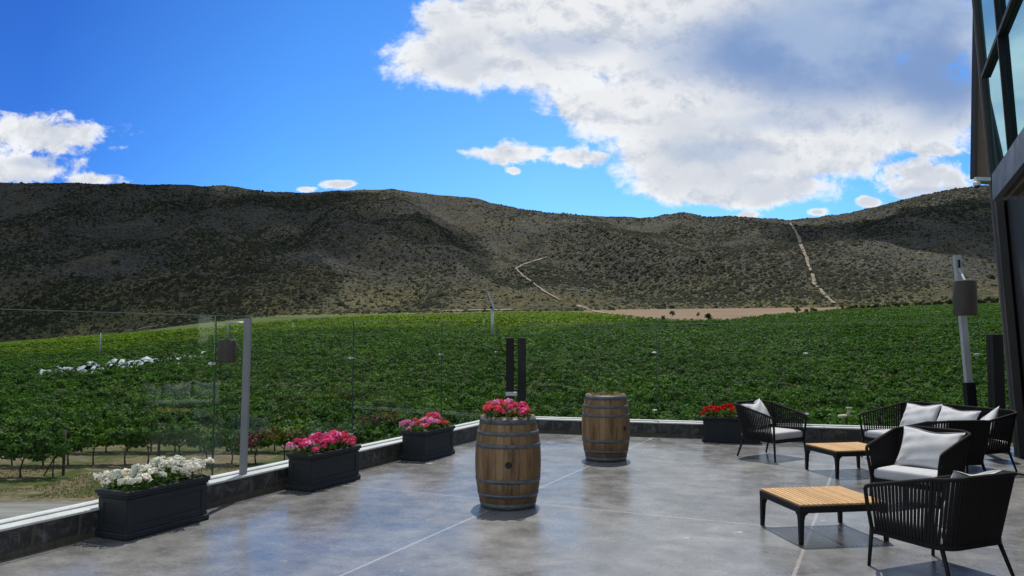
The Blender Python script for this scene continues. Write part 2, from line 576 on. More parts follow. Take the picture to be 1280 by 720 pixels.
def mat_hills():
    m, nt, b = newmat("dry_hillside")
    co = objco(nt)
    big = noise(nt, co, .0065, 5, .6, .6)
    mid = noise(nt, co, .045, 7, .72)
    fine = noise(nt, co, .33, 4, .75)
    vo = nd(nt, "ShaderNodeTexVoronoi", {"Vector": co, "Scale": .22, "Randomness": 1.0})
    soil = ramp(nt, fine, [(.28, (.042, .042, .037)), (.5, (.078, .076, .064)), (.74, (.170, .162, .132))])
    hue = noise(nt, co, .028, 5, .65, .8)
    soil = mixc(nt, .8, soil, ramp(nt, hue, [(.34, (.78, .84, 1.02)), (.5, (1, 1, 1)), (.66, (1.18, 1.10, .80))]), "MULTIPLY")
    soil = mixc(nt, .7, soil, ramp(nt, noise(nt, co, .95, 3, .7), [(.3, (.5, .5, .52)), (.5, (1, 1, 1)), (.7, (1.75, 1.7, 1.6))]), "MULTIPLY")
    soil = mixc(nt, .7, soil, ramp(nt, big, [(.3, (.70, .68, .70)), (.55, (1, 1, .97)), (.72, (1.10, 1.08, 1.0))]), "MULTIPLY")
    hz = nd(nt, "ShaderNodeSeparateXYZ", {0: co}).outputs[2]
    foot = sstep(nt, math_(nt, "ADD", hz, math_(nt, "MULTIPLY", math_(nt, "SUBTRACT", mid, .5), 60)), 18, 62, 1, 0)
    soil = mixc(nt, foot, soil, mixc(nt, 1.0, soil, (1.22, 1.20, .78), "MULTIPLY"))
    shrub = sstep(nt, vo.outputs["Distance"], .30, .48, 1, 0)
    dens = sstep(nt, math_(nt, "ADD", mid, math_(nt, "MULTIPLY", math_(nt, "SUBTRACT", big, .5), -.7)), .34, .60)
    c = mixc(nt, math_(nt, "MULTIPLY", math_(nt, "MULTIPLY", shrub, dens), .85), soil, (.026, .029, .017))
    c = mixc(nt, math_(nt, "MULTIPLY", sstep(nt, mid, .5, .68), .45), c, (.045, .043, .026))
    setin(nt, b, Base_Color=c, Roughness=1.0)
    b.inputs["Specular IOR Level"].default_value = .05
    bump(nt, b, math_(nt, "ADD", fine, math_(nt, "MULTIPLY", mid, 2.0)), 2.5, .7)
    return m


def mat_pane():
    m, nt, b = newmat("facade_glass")
    setin(nt, b, Base_Color=(.02, .05, .06), Roughness=.05)
    gl = nd(nt, "ShaderNodeBsdfGlossy", {"Color": (.48, .80, .86, 1), "Roughness": .02})
    mx = nd(nt, "ShaderNodeMixShader", {0: .9, 1: b.outputs[0], 2: gl.outputs[0]})
    nt.links.new(mx.outputs[0], nt.nodes["Material Output"].inputs[0])
    return m


MAT["kerb"], MAT["coping"], MAT["glass"], MAT["barrel"], MAT["hoop"], MAT["teak"] = mat_kerb(), mat_coping(), mat_glass(), mat_barrel(), mat_hoop(), mat_teak()
MAT["pane"], MAT["ground"], MAT["hills"] = mat_pane(), mat_ground(), mat_hills()
MAT["road"] = mat_earth("gravel_road", [(.10, .096, .09), (.19, .185, .175), (.28, .275, .26)], .9, (.12, 1.6, 1))
MAT["track"] = mat_earth("pale_dirt_track", [(.16, .135, .105), (.24, .205, .16), (.33, .29, .235)], .12)
MAT["bare"] = mat_earth("bare_brown_field", [(.15, .105, .07), (.20, .145, .095), (.25, .185, .125)], .05, (.5, 3.0, 1))

# ------------------------------------------------------------------ terrace layout
L0, L1 = G(0, 702), G(571.7, 556)
U = (L1 - L0).normalized()                    # along the left wall, away from the camera
B0, B1 = G(673, 541), G(1041.7, 553.6)
BD = (B1 - B0).normalized()                   # along the back wall, to the right
V = Vector((U.y, -U.x, 0))


def isect(p, d, q, e):
    k = (d.x * e.y - d.y * e.x)
    t = ((q.x - p.x) * e.y - (q.y - p.y) * e.x) / k
    return p + d * t


CORNER = isect(L0, U, B0, BD)
LOUT = Vector((-U.y, U.x, 0))
BOUT = Vector((-BD.y, BD.x, 0))

# floor slab, local y along U
M_floor = frame_matrix((0, 0, 0), V)
Mi = M_floor.inverted()
LEN_BACK = 8.35
BEND = CORNER + BD * LEN_BACK
lstart = CORNER - U * 24
outer = [lstart + LOUT * .30, CORNER + LOUT * .30 + U * .3, CORNER + BOUT * .30, BEND + BOUT * .30 + BD * 9, BEND + BD * 9 - BOUT * 30, lstart - LOUT * -0 - BOUT * 6]
outer = [lstart + LOUT * .30, isect(CORNER + LOUT * .30, U, CORNER + BOUT * .30, BD), BEND + BOUT * .30 + BD * 9, BEND + BD * 9 - U * 26, lstart + V * 1]
poly = [Mi @ p for p in outer]
fb = MB()
n_ = len(poly)
fb.add([(p.x, p.y, 0) for p in poly] + [(p.x, p.y, -3.7) for p in poly],
       [tuple(range(n_))[::-1]] + [(i, (i + 1) % n_, n_ + (i + 1) % n_, n_ + i) for i in range(n_)])
ul = [((Mi @ G(674, 630)).y, .016), ((Mi @ G(795, 574)).y, .014)]
vl = [((Mi @ G(425, 720)).x, .02), ((Mi @ G(992, 720)).x, .02), ((Mi @ G(992, 720)).x + 3.1, .02)]
floor = fb.build("terrace_floor", mat_floor(ul, vl))
floor.matrix_world = M_floor
tag(floor, kind="structure")
bpy.context.view_layer.update()
me = floor.data
import bmesh
bm = bmesh.new(); bm.from_mesh(me); bmesh.ops.recalc_face_normals(bm, faces=bm.faces); bm.to_mesh(me); bm.free()

KH = .235


def kerb(name, label, p0, p1, out, miter=0.0):
    """low wall: inner face on line p0-p1"""
    t = thing(name, label, "low wall", p0, math.atan2((p1 - p0).y, (p1 - p0).x))
    Ln = (p1 - p0).length
    s = 1 if (Matrix.Rotation(-t.rotation_euler.z, 3, 'Z') @ out).y > 0 else -1
    MB().box((Ln / 2, s * .13, KH / 2), (Ln, .25, KH)).build("stone_course", MAT["kerb"], t)
    cp = MB()
    n = int(Ln / 2.44)
    for i in range(n):
        a, b = Ln * i / n, Ln * (i + 1) / n
        cp.box(((a + b) / 2, s * .13, KH + .014), (b - a - .006, .29, .024), None, .005)
    cp.build("coping", MAT["coping"], t)
    MB().box((Ln / 2, s * .175, KH + .028 + .009), (Ln, .10, .018), None, .006).build("glazing_channel", MAT["coping"], t)
    return t


kerb("low_wall", "low dark stone wall with pale coping behind the three left flower planters", lstart, CORNER + U * .0, LOUT)
kerb("low_wall", "low dark stone wall with pale coping along the far end of the terrace", CORNER + BD * .02, BEND, BOUT)

# ------------------------------------------------------------------ glass balustrade
GZ0, GZ1 = KH + .06, 2.02


def along(px, p, d):
    """distance along the line p+td where it is seen at photo column px (about horizon height)"""
    k = slope(px, 480)[0]
    return (k * p.y - p.x) / (d.x - k * d.y)


PL = CORNER + LOUT * .175
PB = CORNER + BOUT * .175
lj = [along(p, PL, U) for p in (268, 441, 552)]
lj = [lj[0] - 4.95, lj[0] - 2.47] + lj + [-.12]
bj = [.13, along(821, PB, BD), along(1011, PB, BD), LEN_BACK - .35]


def glass_panel(p, d, a, b, label):
    c = p + d * ((a + b) / 2)
    t = thing("glass_panel", label, "glass panel", (c.x, c.y, 0), math.atan2(d.y, d.x), "frameless glass wind screen panels")
    w = b - a - .014
    pn = MB().box((0, 0, (GZ0 + GZ1) / 2), (w, .012, GZ1 - GZ0)).build("pane", MAT["glass"], t)
    for s in (-1, 1):
        MB().box((s * (w / 2 + .0028), 0, (GZ0 + GZ1) / 2), (.005, .013, GZ1 - GZ0)).build("polished_edge", MAT["edge"], pn)
    MB().box((0, 0, GZ1 + .0035), (w, .013, .005)).build("polished_edge", MAT["topedge"], pn)
    for z in (.46, 1.50):
        cl = MB()
        cl.box((w / 2 - .035, .0, z), (.085, .034, .02), None, .004)
        cl.box((w / 2 - .035, .022, z), (.03, .02, .03), None, .004)
        cl.build("clip", MAT["clip"], t)
    return t


MAT["edge"] = mat_edgeglass()
MAT["topedge"] = simple("polished_top_edge", (.20, .27, .25), .3, var=.1)
for i, (a, b, lab) in enumerate([(lj[0], lj[1], "clear glass screen panel at the near left edge, before the white flower planter"),
                                 (lj[1], lj[2], "clear glass screen panel behind the planter of white flowers"),
                                 (lj[2], lj[3], "clear glass screen panel in front of the grey lamp post, behind the pink planter"),
                                 (lj[3], lj[4], "clear glass screen panel on the left wall behind the mixed colour flower planter"),
                                 (lj[4], lj[5], "clear glass screen panel on the left wall ending at the pair of black posts")]):
    glass_panel(PL, U, a, b, lab)
for a, b, lab in [(bj[0], bj[1], "clear glass screen panel behind the barrel without flowers"),
                  (bj[1], bj[2], "clear glass screen panel behind the red flower planter and the lone armchair"),
                  (bj[2], bj[3], "clear glass screen panel behind the sofa on the right")]:
    glass_panel(PB, BD, a, b, lab)


def black_posts(name, label, c, ang, gap=.19, w=.13, h=1.78, dx=.0):
    t = thing(name, label, "post", (c.x, c.y, -.25), ang)
    for s in (-1, 1):
        MB().box((s * gap / 2 * 1.0, dx * s, (h + .25) / 2), (w, w, h + .25), None, .008).build("post", MAT["black"], t)
    for z in (.75, 1.3, 1.62):
        MB().tube([(-gap / 2, 0, z + .25), (gap / 2, 0, z + .25)], .016, 8).build("cross_bolt", MAT["black"], t)
    return t


pc = at(645, 500, CORNER.y + .48)
tpost = black_posts("twin_post", "pair of square black posts where the glass screens meet, behind the flowering barrel", Vector((pc.x, pc.y, 0)), 0.0, .235, .155, 1.77)
MB().box((-.09, -.09, .93), (.22, .03, .08), None, .01).build("bracket_plate", MAT["galv"], tpost)
pr = at(1246, 500, 12.75)
black_posts("twin_post", "pair of thick black posts beside the leaning column of the building", Vector((pr.x, pr.y, 0)), R(75), .18, .155, 1.83)

# ------------------------------------------------------------------ lamp posts
p0 = at(303.5, 582, 9.02)
p1 = at(310, 398, 9.02)
t = thing("lamp_post", "pale grey lamp post behind the left glass with shade hanging from a short arm", "lamp post", (p0.x, p0.y, p0.z))
MB().bar((0, 0, -.6), p1 - p0, .070, .06, (1, 0, 0)).build("pole", MAT["polegrey"], t)
ha = at(286, 403, 9.02) - p0
ax_ = p1 - p0
MB().tube([(ax_.x, 0, ax_.z - .05), (ha.x, 0, ax_.z - .045), (ha.x - .006, 0, ax_.z - .06), (ha.x - .006, 0, ax_.z - .24)], .011, 8).build("arm", MAT["galv"], t)
s0, s1 = at(273.5, 424, 9.02) - p0, at(294.5, 453.5, 9.02) - p0
MB().lathe([(.0, s0.z), (.088, s0.z), (.1, s0.z - .012), (.1, s1.z + .01), (.092, s1.z), (0, s1.z)], 20, Matrix.Translation(((s0.x + s1.x) / 2, 0, 0))).build("lamp_shade", MAT["lampmesh"], t)

Yr = 12.95
q0, q1 = at(1213.5, 506, Yr), at(1196, 319, Yr)
t = thing("lamp_post", "leaning white lamp post with black lower sleeve and woven drum shade behind the sofa", "lamp post", (q0.x, q0.y, 0))
dq = (q1 - q0)
ql = lambda py: Vector((q0.x + dq.x * (506 - py) / 187.0, Yr, at(1200, py, Yr).z)) - Vector((q0.x, q0.y, 0))
MB().bar(ql(478), ql(319), .10, .08, (1, 0, 0)).build("pole", MAT["pole_white"], t)
MB().bar(ql(590) , ql(478), .15, .12, (1, 0, 0)).build("sleeve", MAT["black"], t)
a, b = ql(352), ql(395)
MB().lathe([(0, a.z), (.16, a.z), (.17, a.z - .02), (.17, b.z + .02), (.16, b.z), (0, b.z)], 24, Matrix.Translation((a.x - .08, -.29, 0))).build("lamp_shade", MAT["lampmesh"], t)
MB().bar((ql(333).x, 0, ql(333).z), (a.x - .08, -.29, a.z), .03, .03).build("arm", MAT["galv"], t)
MB().box((ql(326).x, -.055, ql(330).z), (.03, .012, .13)).build("slot_cover", MAT["black"], t)

# ------------------------------------------------------------------ planters and geraniums
def leaf_quads(C, Nn, size, asp=.85):
    n = len(C)
    Nn = Nn / (np.linalg.norm(Nn, axis=1, keepdims=True) + 1e-9)
    T = rng.normal(size=(n, 3))
    T -= Nn * (T * Nn).sum(1, keepdims=True)
    T /= np.linalg.norm(T, axis=1, keepdims=True) + 1e-9
    B = np.cross(Nn, T)
    s = np.asarray(size).reshape(-1, 1) / 2
    fold = Nn * s * .25
    Vv = np.stack([C - T * s, C - B * s * asp + fold, C + T * s, C + B * s * asp + fold], 1).reshape(-1, 3)
    return Vv, np.arange(4 * n).reshape(-1, 4)


def make_planter(label, near, left, right, h=.425, group="slate grey flower planters"):
    ax = (right - near).normalized()
    sd = Vector((-ax.y, ax.x, 0))
    if sd.dot(left - near) < 0:
        sd = -sd
    Ln, Wd = (right - near).length, abs((left - near).dot(sd))
    Wd = max(.36, min(.42, Wd))
    c = near + ax * Ln / 2 + sd * Wd / 2
    t = thing("planter", label, "planter", c, math.atan2(ax.y, ax.x), group)
    b = MB()
    L2, W2 = Ln / 2, Wd / 2
    th = .028
    # walls with gentle taper, hollow
    def ring(l, w, z):
        return [(-l, -w, z), (l, -w, z), (l, w, z), (-l, w, z)]
    lv = [ring(L2 - .03, W2 - .03, .0), ring(L2 - .03, W2 - .03, h - .05), ring(L2 - .06, W2 - .06, h - .05), ring(L2 - .06, W2 - .06, h - .12)]
    vs = [p for r in lv for p in r]
    fs = []
    for i in range(3):
        for k in range(4):
            fs.append((i * 4 + k, i * 4 + (k + 1) % 4, (i + 1) * 4 + (k + 1) % 4, (i + 1) * 4 + k))
    b.add(vs, fs)
    b.build("box", MAT["planter"], t)
    r_ = MB()
    for (z, e, hh) in ((h - .02, 0.0, .04), (h - .052, -.012, .022)):
        o = L2 + e
        w = W2 + e
        r_.box((0, -w + .025, z), (2 * o, .05, hh), None, .006)
        r_.box((0, w - .025, z), (2 * o, .05, hh), None, .006)
        r_.box((-o + .025, 0, z), (.05, 2 * w - .1, hh), None, .006)
        r_.box((o - .025, 0, z), (.05, 2 * w - .1, hh), None, .006)
    r_.build("rim", MAT["planter"], t)
    s_ = MB()
    s_.box((0, 0, .03), (2 * L2, 2 * W2, .06), None, .012)
    s_.box((0, 0, .07), (2 * L2 - .03, 2 * W2 - .03, .026), None, .008)
    s_.build("skirting", MAT["planter"], t)
    # raised border of the recessed panels
    p_ = MB()
    zt, zb = h - .075, .085
    for s in (-1, 1):
        y = s * (W2 - .027)
        for x in (-1, 1):
            p_.box((x * (L2 - .06), y, (zt + zb) / 2), (.065, .012, zt - zb))
        p_.box((0, y, zt - .02), (2 * L2 - .19, .012, .04)); p_.box((0, y, zb + .02), (2 * L2 - .19, .012, .04))
        x = s * (L2 - .027)
        for yy in (-1, 1):
            p_.box((x, yy * (W2 - .06), (zt + zb) / 2), (.012, .065, zt - zb))
        p_.box((x, 0, zt - .02), (.012, 2 * W2 - .19, .04)); p_.box((x, 0, zb + .02), (.012, 2 * W2 - .19, .04))
    p_.build("panel_moulding", MAT["planter"], t)
    MB().box((0, 0, h - .075), (2 * L2 - .125, 2 * W2 - .125, .03)).build("soil", MAT["soil"], t)
    return t, L2, W2


HEADS = {}


def head_mesh(col, k):
    key = (col, k)
    if key not in HEADS:
        n = 46
        d = rng.normal(size=(n, 3)); d /= np.linalg.norm(d, axis=1, keepdims=True)
        d[:, 2] = np.where(d[:, 2] < -.35, -d[:, 2], d[:, 2])
        C = d * np.array([.046, .046, .036]) * rng.uniform(.7, 1.15, (n, 1))
        Vv, Ff = leaf_quads(C, d + rng.normal(size=(n, 3)) * .45, rng.uniform(.024, .036, n), 1.0)
        o = mesh_np("flower_head", Vv, Ff, MAT["petal_" + col])
        HEADS[key] = o.data
        bpy.data.objects.remove(o)
    return HEADS[key]


def geraniums(name, label, base, rz, hx, hy, H, cols, nheads, nleaves=420, lean=0.0, hmin=.4, spread=1.12):
    t = thing(name, label, "flowers", base, rz, None)
    n = nleaves
    x = rng.uniform(-1, 1, n); y = rng.uniform(-1, 1, n)
    env = (1 - .45 * np.abs(x) ** 3 - .35 * np.abs(y) ** 2) * (.75 + .5 * fbm(x * 2.2 + base[0] * 3, y * 2 + 7, 3))
    z = env * H * rng.uniform(.03, .82, n)
    C = np.stack([x * hx * (1.0 + .10 * z / H), y * hy * (1 + .25 * z / H), z], 1)
    Nn = np.stack([x * .5, y * .6, np.full(n, .8)], 1) + rng.normal(size=(n, 3)) * .45
    Vv, Ff = leaf_quads(C, Nn, rng.uniform(.035, .065, n), 1.0)
    mesh_np("foliage", Vv, Ff, MAT["gleaf"], t)
    for i in range(nheads):
        hx_ = 2 * ((.5 + i * .7548777) % 1) - 1 + random.uniform(-.09, .09)
        hy_ = 2 * ((.5 + i * .5698403) % 1) - 1 + random.uniform(-.12, .12)
        e = (1 - .3 * abs(hx_) ** 3 - .22 * hy_ ** 2)
        zz = H * e * random.uniform(.62, 1.08)
        if hy_ < -.55 or hy_ > .75:
            zz = H * random.uniform(hmin, .8)
        col = cols(hx_, hy_) if callable(cols) else random.choice(cols)
        o = bpy.data.objects.new("flower_head", head_mesh(col, random.randrange(3)))
        link(o, t)
        o.location = (hx_ * hx * spread, hy_ * hy * spread, zz)
        o.rotation_euler = (random.uniform(-.5, .5), random.uniform(-.5, .5), random.uniform(0, 6))
        k = random.uniform(.65, 1.25)
        o.scale = (k, k, k * random.uniform(.85, 1.05))
        if "stem" not in HEADS:
            q = MB().tube([(.01, .006, -.11), (.003, .0, -.05), (0, 0, -.005)], .0032, 5).build("stem", MAT["gleaf"])
            HEADS["stem"] = q.data
            bpy.data.objects.remove(q)
        link(bpy.data.objects.new("stem", HEADS["stem"]), o)
    return t


def rc(*ws):
    names = [w[0] for w in ws]; p = [w[1] for w in ws]
    return lambda x, y: random.choices(names, p)[0]


PX = [  # near, left, right base corners in the photo
    ((157, 677.5), (113.5, 672), (262.5, 649)),
    ((388, 615.6), (354.6, 612.6), (451.6, 598.8)),
    ((531, 577.5), (499.4, 575), (569.4, 566.9))]
PLAB = ["slate grey panelled planter box holding white flowers, nearest on the left wall",
        "slate grey panelled planter box holding only pink flowers, middle of the left wall",
        "slate grey panelled planter box holding mixed colour flowers, farthest on the left wall"]
FLAB = ["dense white geraniums with a few cream fading heads in the nearest planter",
        "magenta and lilac pink geraniums in the middle planter of the left wall",
        "mixed lilac, coral, red and white geraniums in the farthest planter on the left wall"]
def mixed(x, y):
    return random.choices(["lilac", "coral", "red", "white", "pink"], [5, .7, .6, .5, .7] if x < -.1 else [.8, 5, 1.2, .4, .8])[0]
FC = [rc(("white", 12), ("cream", 1)), rc(("pink", 6), ("lilac", 3), ("coral", 1.6)), mixed]
FN = [54, 42, 30]
FH = [.245, .25, .24]
for i in range(3):
    n_, l_, r2 = (G(*p) for p in PX[i])
    t, L2, W2 = make_planter(PLAB[i], n_, l_, r2)
    geraniums("geraniums", FLAB[i], (t.location.x, t.location.y, .36), t.rotation_euler.z, L2 - .05, W2 - .03, FH[i], FC[i], FN[i], 520)
near = G(877.5, 552.5)
ax = BD
t, L2, W2 = make_planter("slate grey planter box of red flowers against the far wall beside the lone armchair", near, near + BOUT * .4, near + ax * .95)
gt = geraniums("geraniums", "bright red geraniums with much green foliage in the planter on the far wall", (t.location.x, t.location.y, .36), t.rotation_euler.z, L2 - .05, W2 - .03, .22, ["red"], 9, 520)
for dx, dy, dz in ((-.32, -.1, .21), (-.24, -.05, .2), (-.08, -.12, .24), (-.14, -.02, .2), (-.02, -.05, .25), (-.40, -.1, .15)):
    o = bpy.data.objects.new("flower_head", head_mesh("red", 0)); link(o, gt); o.location = (dx, dy, dz); o.scale = (1.2, 1.2, 1.1)

# ------------------------------------------------------------------ barrels
def make_barrel(label, loc, rz, bung_az):
    t = thing("wine_barrel", label, "barrel", loc, rz, "oak wine barrels on the terrace")
    H, rh, rb = .955, .285, .352
    prof = lambda z: rh + (rb - rh) * (1 - abs(2 * z / H - 1) ** 2.1)
    b = MB()
    pr = [(0.0, .03), (prof(0) - .03, .03), (prof(0) - .02, 0), (prof(0), 0)] + [(prof(z), z) for z in np.linspace(.02, H - .02, 26)] + \
         [(prof(H), H), (prof(H) - .022, H), (prof(H) - .03, H - .06)]
    b.lathe(pr, 78)
    stv = b.build("staves", MAT["barrel"], t)
    for z0, z1 in ((.0, .062), (.125, .163), (.275, .318), (H - .318, H - .275), (H - .19, H - .15), (H - .075, H - .012)):
        h = MB()
        th = .004
        h.lathe([(prof(z0) - .004, z0 + .001), (prof(z0) + th, z0), (prof(z1) + th, z1), (prof(z1) - .004, z1 - .001)], 64)
        am = R(bung_az) - .04
        for k in range(3):
            for zz in ((z0 * .7 + z1 * .3), (z0 * .3 + z1 * .7)):
                a_ = am + (k - 1) * .055
                r_ = prof(zz) + th
                h.lathe([(0.0, .004), (.006, .003), (.008, 0)], 8, Matrix.Translation((r_ * math.cos(a_), r_ * math.sin(a_), zz)) @ Matrix.Rotation(a_, 4, 'Z') @ Matrix.Rotation(PI / 2, 4, 'Y'))
        h.build("hoop", MAT["hoop"], t)
    a_ = R(bung_az)
    zz = .475
    g = MB()
    Mx = Matrix.Translation((prof(zz) * math.cos(a_), prof(zz) * math.sin(a_), zz)) @ Matrix.Rotation(a_, 4, 'Z') @ Matrix.Rotation(PI / 2, 4, 'Y')
    g.lathe([(0, .001), (.026, .0015), (.034, .001), (.036, -.004)], 20, Mx)
    g.build("bung_hole", MAT["bung"], stv)
    MB().lathe([(0, H - .05), (prof(H) - .028, H - .055)], 40).build("soil", MAT["soil"], t)
    return t


b1 = G(635, 631.5)
bt1 = make_barrel("oak wine barrel filled with pink flowers, the nearer of the two", b1, 0, -89)
geraniums("geraniums", "low mound of coral and pink geraniums growing out of the top of the nearer barrel", (b1.x, b1.y, .90), 0, .235, .235, .19, rc(("coral", 6), ("pink", 4), ("lilac", 3)), 30, 300, spread=1.05)
b2 = G(757.5, 574.3)
make_barrel("oak wine barrel with only dry sprigs on top, standing nearer the far wall", b2, 0, -46)
t = thing("potted_plant", "sparse dry low sprigs in the top of the farther barrel", "plant", (b2.x, b2.y, .90))
n = 150
x, y = rng.uniform(-.22, .22, n), rng.uniform(-.22, .22, n)
Vv, Ff = leaf_quads(np.stack([x, y, rng.uniform(.0, .085, n)], 1), rng.normal(size=(n, 3)) + [0, 0, .6], rng.uniform(.02, .05, n))
mesh_np("foliage", Vv, Ff, MAT["drygrass"], t)

# ------------------------------------------------------------------ rope furniture
def upath(hw, xf, xb, r, ns, nc, nb, zf, zc, zb):
    """U seen from above: front right, round the back, front left; lists of points"""
    P = []
    for i in range(ns):
        k = i / ns
        P.append((xf + (xb + r - xf) * k, -hw, zf + (zc - zf) * k))
    for i in range(nc):
        a = (i / nc) * PI / 2
        P.append((xb + r - r * math.sin(a), -hw + r - r * math.cos(a), zc + (zb - zc) * i / nc))
    for i in range(nb + 1):
        P.append((xb, -hw + r + (2 * hw - 2 * r) * i / nb, zb))
    Q = [(x, -y, z) for x, y, z in P[:ns + nc]][::-1]
    return [Vector(p) for p in P + Q]


def soft_slab(L, W, T, z0, mat, name, parent, x0=0.0, n=18):
    """rounded seat cushion"""
    vs, fs = [], []
    def prof(a):
        return math.copysign(abs(a) ** .0 if False else 1, a)
    N = n
    for s in (0, 1):
        for i in range(N + 1):
            for j in range(N + 1):
                a, b = 2 * i / N - 1, 2 * j / N - 1
                ex, ey = math.sin(a * PI / 2), math.sin(b * PI / 2)
                e = (1 - abs(ex) ** 12) * (1 - abs(ey) ** 12)
                z = (T * .5) * (e ** .16) * (1 + .06 * math.cos(ex * 1.4) * math.cos(ey * 1.4)) if e > 0 else 0
                vs.append((x0 + ex * L / 2, ey * W / 2, z0 + T * .5 + (z if s else -z)))
    o = (N + 1) ** 2
    for s in (0, 1):
        for i in range(N):
            for j in range(N):
                q = [i * (N + 1) + j, (i + 1) * (N + 1) + j, (i + 1) * (N + 1) + j + 1, i * (N + 1) + j + 1]
                q = [k + s * o for k in q]
                fs.append(q if s else q[::-1])
    m = MB(); m.add(vs, fs, True)
    ob = m.build(name, mat, parent)
    bm = bmesh.new(); bm.from_mesh(ob.data); bmesh.ops.remove_doubles(bm, verts=bm.verts, dist=.0008); bm.to_mesh(ob.data); bm.free()
    return ob


def make_seat(name, label, cat, loc, az, W=.78, D=.74, group=None, cushions=1):
    t = thing(name, label, cat, loc, az, group)
    hw, xf, xb = W / 2, D / 2 - .04, -D / 2
    ns, nc = 17, 9
    nb = max(14, int((W - .34) / .026))
    top = upath(hw, xf, xb - .04, .17, ns, nc, nb, .63, .765, .79)
    low = upath(hw - .05, xf, xb + .075, .14, ns, nc, nb, .275, .275, .275)
    # top rail with rounded drop into the front legs
    fr = [Vector((xf + .012, -(hw - .048), .285)), Vector((xf + .03, -(hw - .02), .5)), Vector((xf + .028, -(hw - .004), .60)), Vector((xf + .012, -hw, .622))]
    fl = [Vector((p.x, -p.y, p.z)) for p in fr][::-1]
    MB().tube(fr + top[1:-1] + fl, .0165, 8).build("top_rail", MAT["rope"], t)
    rope = MB()
    for i in range(1, len(top) - 1):
        tg = (top[i + 1] - top[i - 1]).normalized()
        dense = ns - 1 <= i <= len(top) - ns
        rope.bar(low[i], top[i], .0215 if dense else .0185, .011, tg)
    rope.build("rope_weave", MAT["rope"], t)
    ring = low + [low[0]]
    sf = MB()
    for i in range(len(low) - 1):
        d = (low[i + 1] - low[i])
        if d.length > 1e-5:
            sf.bar(low[i] - d.normalized() * .004, low[i + 1] + d.normalized() * .004, .026, .036, Vector((-d.y, d.x, 0)))
    sf.bar(low[0], low[-1], .026, .05, (1, 0, 0))
    sf.box(((xf + xb + .075) / 2, 0, .272), (xf - xb - .13, W - .17, .012))
    sf.build("seat_frame", MAT["rope"], t)
    for s in (-1, 1):
        MB().tube([(xf + .012, s * (hw - .045), .30), (xf + .035, s * (hw - .03), .0)], [.0175, .0135], 8).build("leg", MAT["black"], t)
        MB().tube([(xb + .13, s * (hw - .085), .27), (xb + .035, s * (hw - .055), .0)], [.0175, .0135], 8).build("leg", MAT["black"], t)
    if cushions == 1:
        soft_slab(xf - xb - .10, W - .13, .125, .282, MAT["cushion"], "seat_cushion", t, x0=(xf + xb + .12) / 2)
    else:
        cw = (W - .13) / cushions
        o = soft_slab(xf - xb - .10, W - .13, .125, .282, MAT["cushion"], "seat_cushion", t, x0=(xf + xb + .12) / 2)
    return t


def pillow(label, seat, xyz, yaw, lean, roll, w=.56, h=.44, T=.17, seed=0):
    """a loose cushion standing on the seat: local frame of the seat, face towards +x"""
    N = 22
    rr = np.random.default_rng(seed)
    ph = rr.uniform(0, 6, 6)
    vs, fs = [], []
    for s in (0, 1):
        for i in range(N + 1):
            for j in range(N + 1):
                a, b = 2 * i / N - 1, 2 * j / N - 1
                pinch = 1 - .085 * (1 - abs(b) ** 2.0) * abs(a) ** 4
                pinch2 = 1 - .10 * (1 - abs(a) ** 2.0) * abs(b) ** 4
                yy, zz = a * w / 2 * pinch, b * h / 2 * pinch2
                e = max(0, (1 - a * a) * (1 - b * b))
                x = T * .40 * e ** .40
                wr = .003 * math.sin(4 * a + 3 * b + ph[0]) + .0035 * math.sin(3 * a - 9 * b + ph[1] + 3 * a * b) + .003 * math.sin(12 * a * b + 8 * a + ph[2]) * abs(a)
                x += wr * min(1, e * 3)
                for ca in (-1, 1):
                    for cb_ in (-1, 1):
                        da, db = a - ca * 1.02, b - cb_ * 1.02
                        q_ = math.hypot(da, db)
                        x += .0065 * math.sin(7.5 * math.atan2(db, da) + ph[3] + ca * 1.3 + cb_ * 2.1) * math.exp(-((q_ - .45) / .33) ** 2) * min(1, e * 4)
                x -= .035 * (1 - a * a) * max(0, b) ** 3 * .8
                sag = -.03 * math.exp(-((a - .1) / .45) ** 2) * max(0, b) ** 2
                vs.append(((x if s else -x), yy, zz + sag))
    o = (N + 1) ** 2
    for s in (0, 1):
        for i in range(N):
            for j in range(N):
                q = [i * (N + 1) + j, (i + 1) * (N + 1) + j, (i + 1) * (N + 1) + j + 1, i * (N + 1) + j + 1]
                q = [k + s * o for k in q]
                fs.append(q if s else q[::-1])
    ob = MB().add(vs, fs, True).build("pillow", MAT["pillow"])
    bm = bmesh.new(); bm.from_mesh(ob.data); bmesh.ops.remove_doubles(bm, verts=bm.verts, dist=.0006); bm.to_mesh(ob.data); bm.free()
    Ms = Matrix.Translation(seat.location) @ Matrix.Rotation(seat.rotation_euler.z, 4, 'Z')
    ob.matrix_world = Ms @ Matrix.Translation(xyz) @ Matrix.Rotation(yaw, 4, 'Z') @ Matrix.Rotation(-lean, 4, 'Y') @ Matrix.Rotation(roll, 4, 'X')
    return tag(ob, label, "pillow", "loose pale grey pillows on the terrace seats")


GRP = "black rope armchairs on the terrace"


def seat_at(front_near, front_far, back_ref=None):
    pass


# armchair by the far wall
fa, fb_ = G(969, 577), G(1005, 572)
mid = (fa + fb_) / 2
fd = (fb_ - fa).normalized()
face = Vector((fd.y, -fd.x, 0))
az1 = math.atan2(face.y, face.x)
c1 = make_seat("armchair", "lone black rope armchair turned right in front of the red flower planter", "armchair", mid - face * .345, az1, group=GRP)
pillow("pale grey pillow leaning back in the armchair beside the red flower planter", c1, (-.20, -.02, .62), R(6), R(30), R(7), .56, .44, .17, 1)

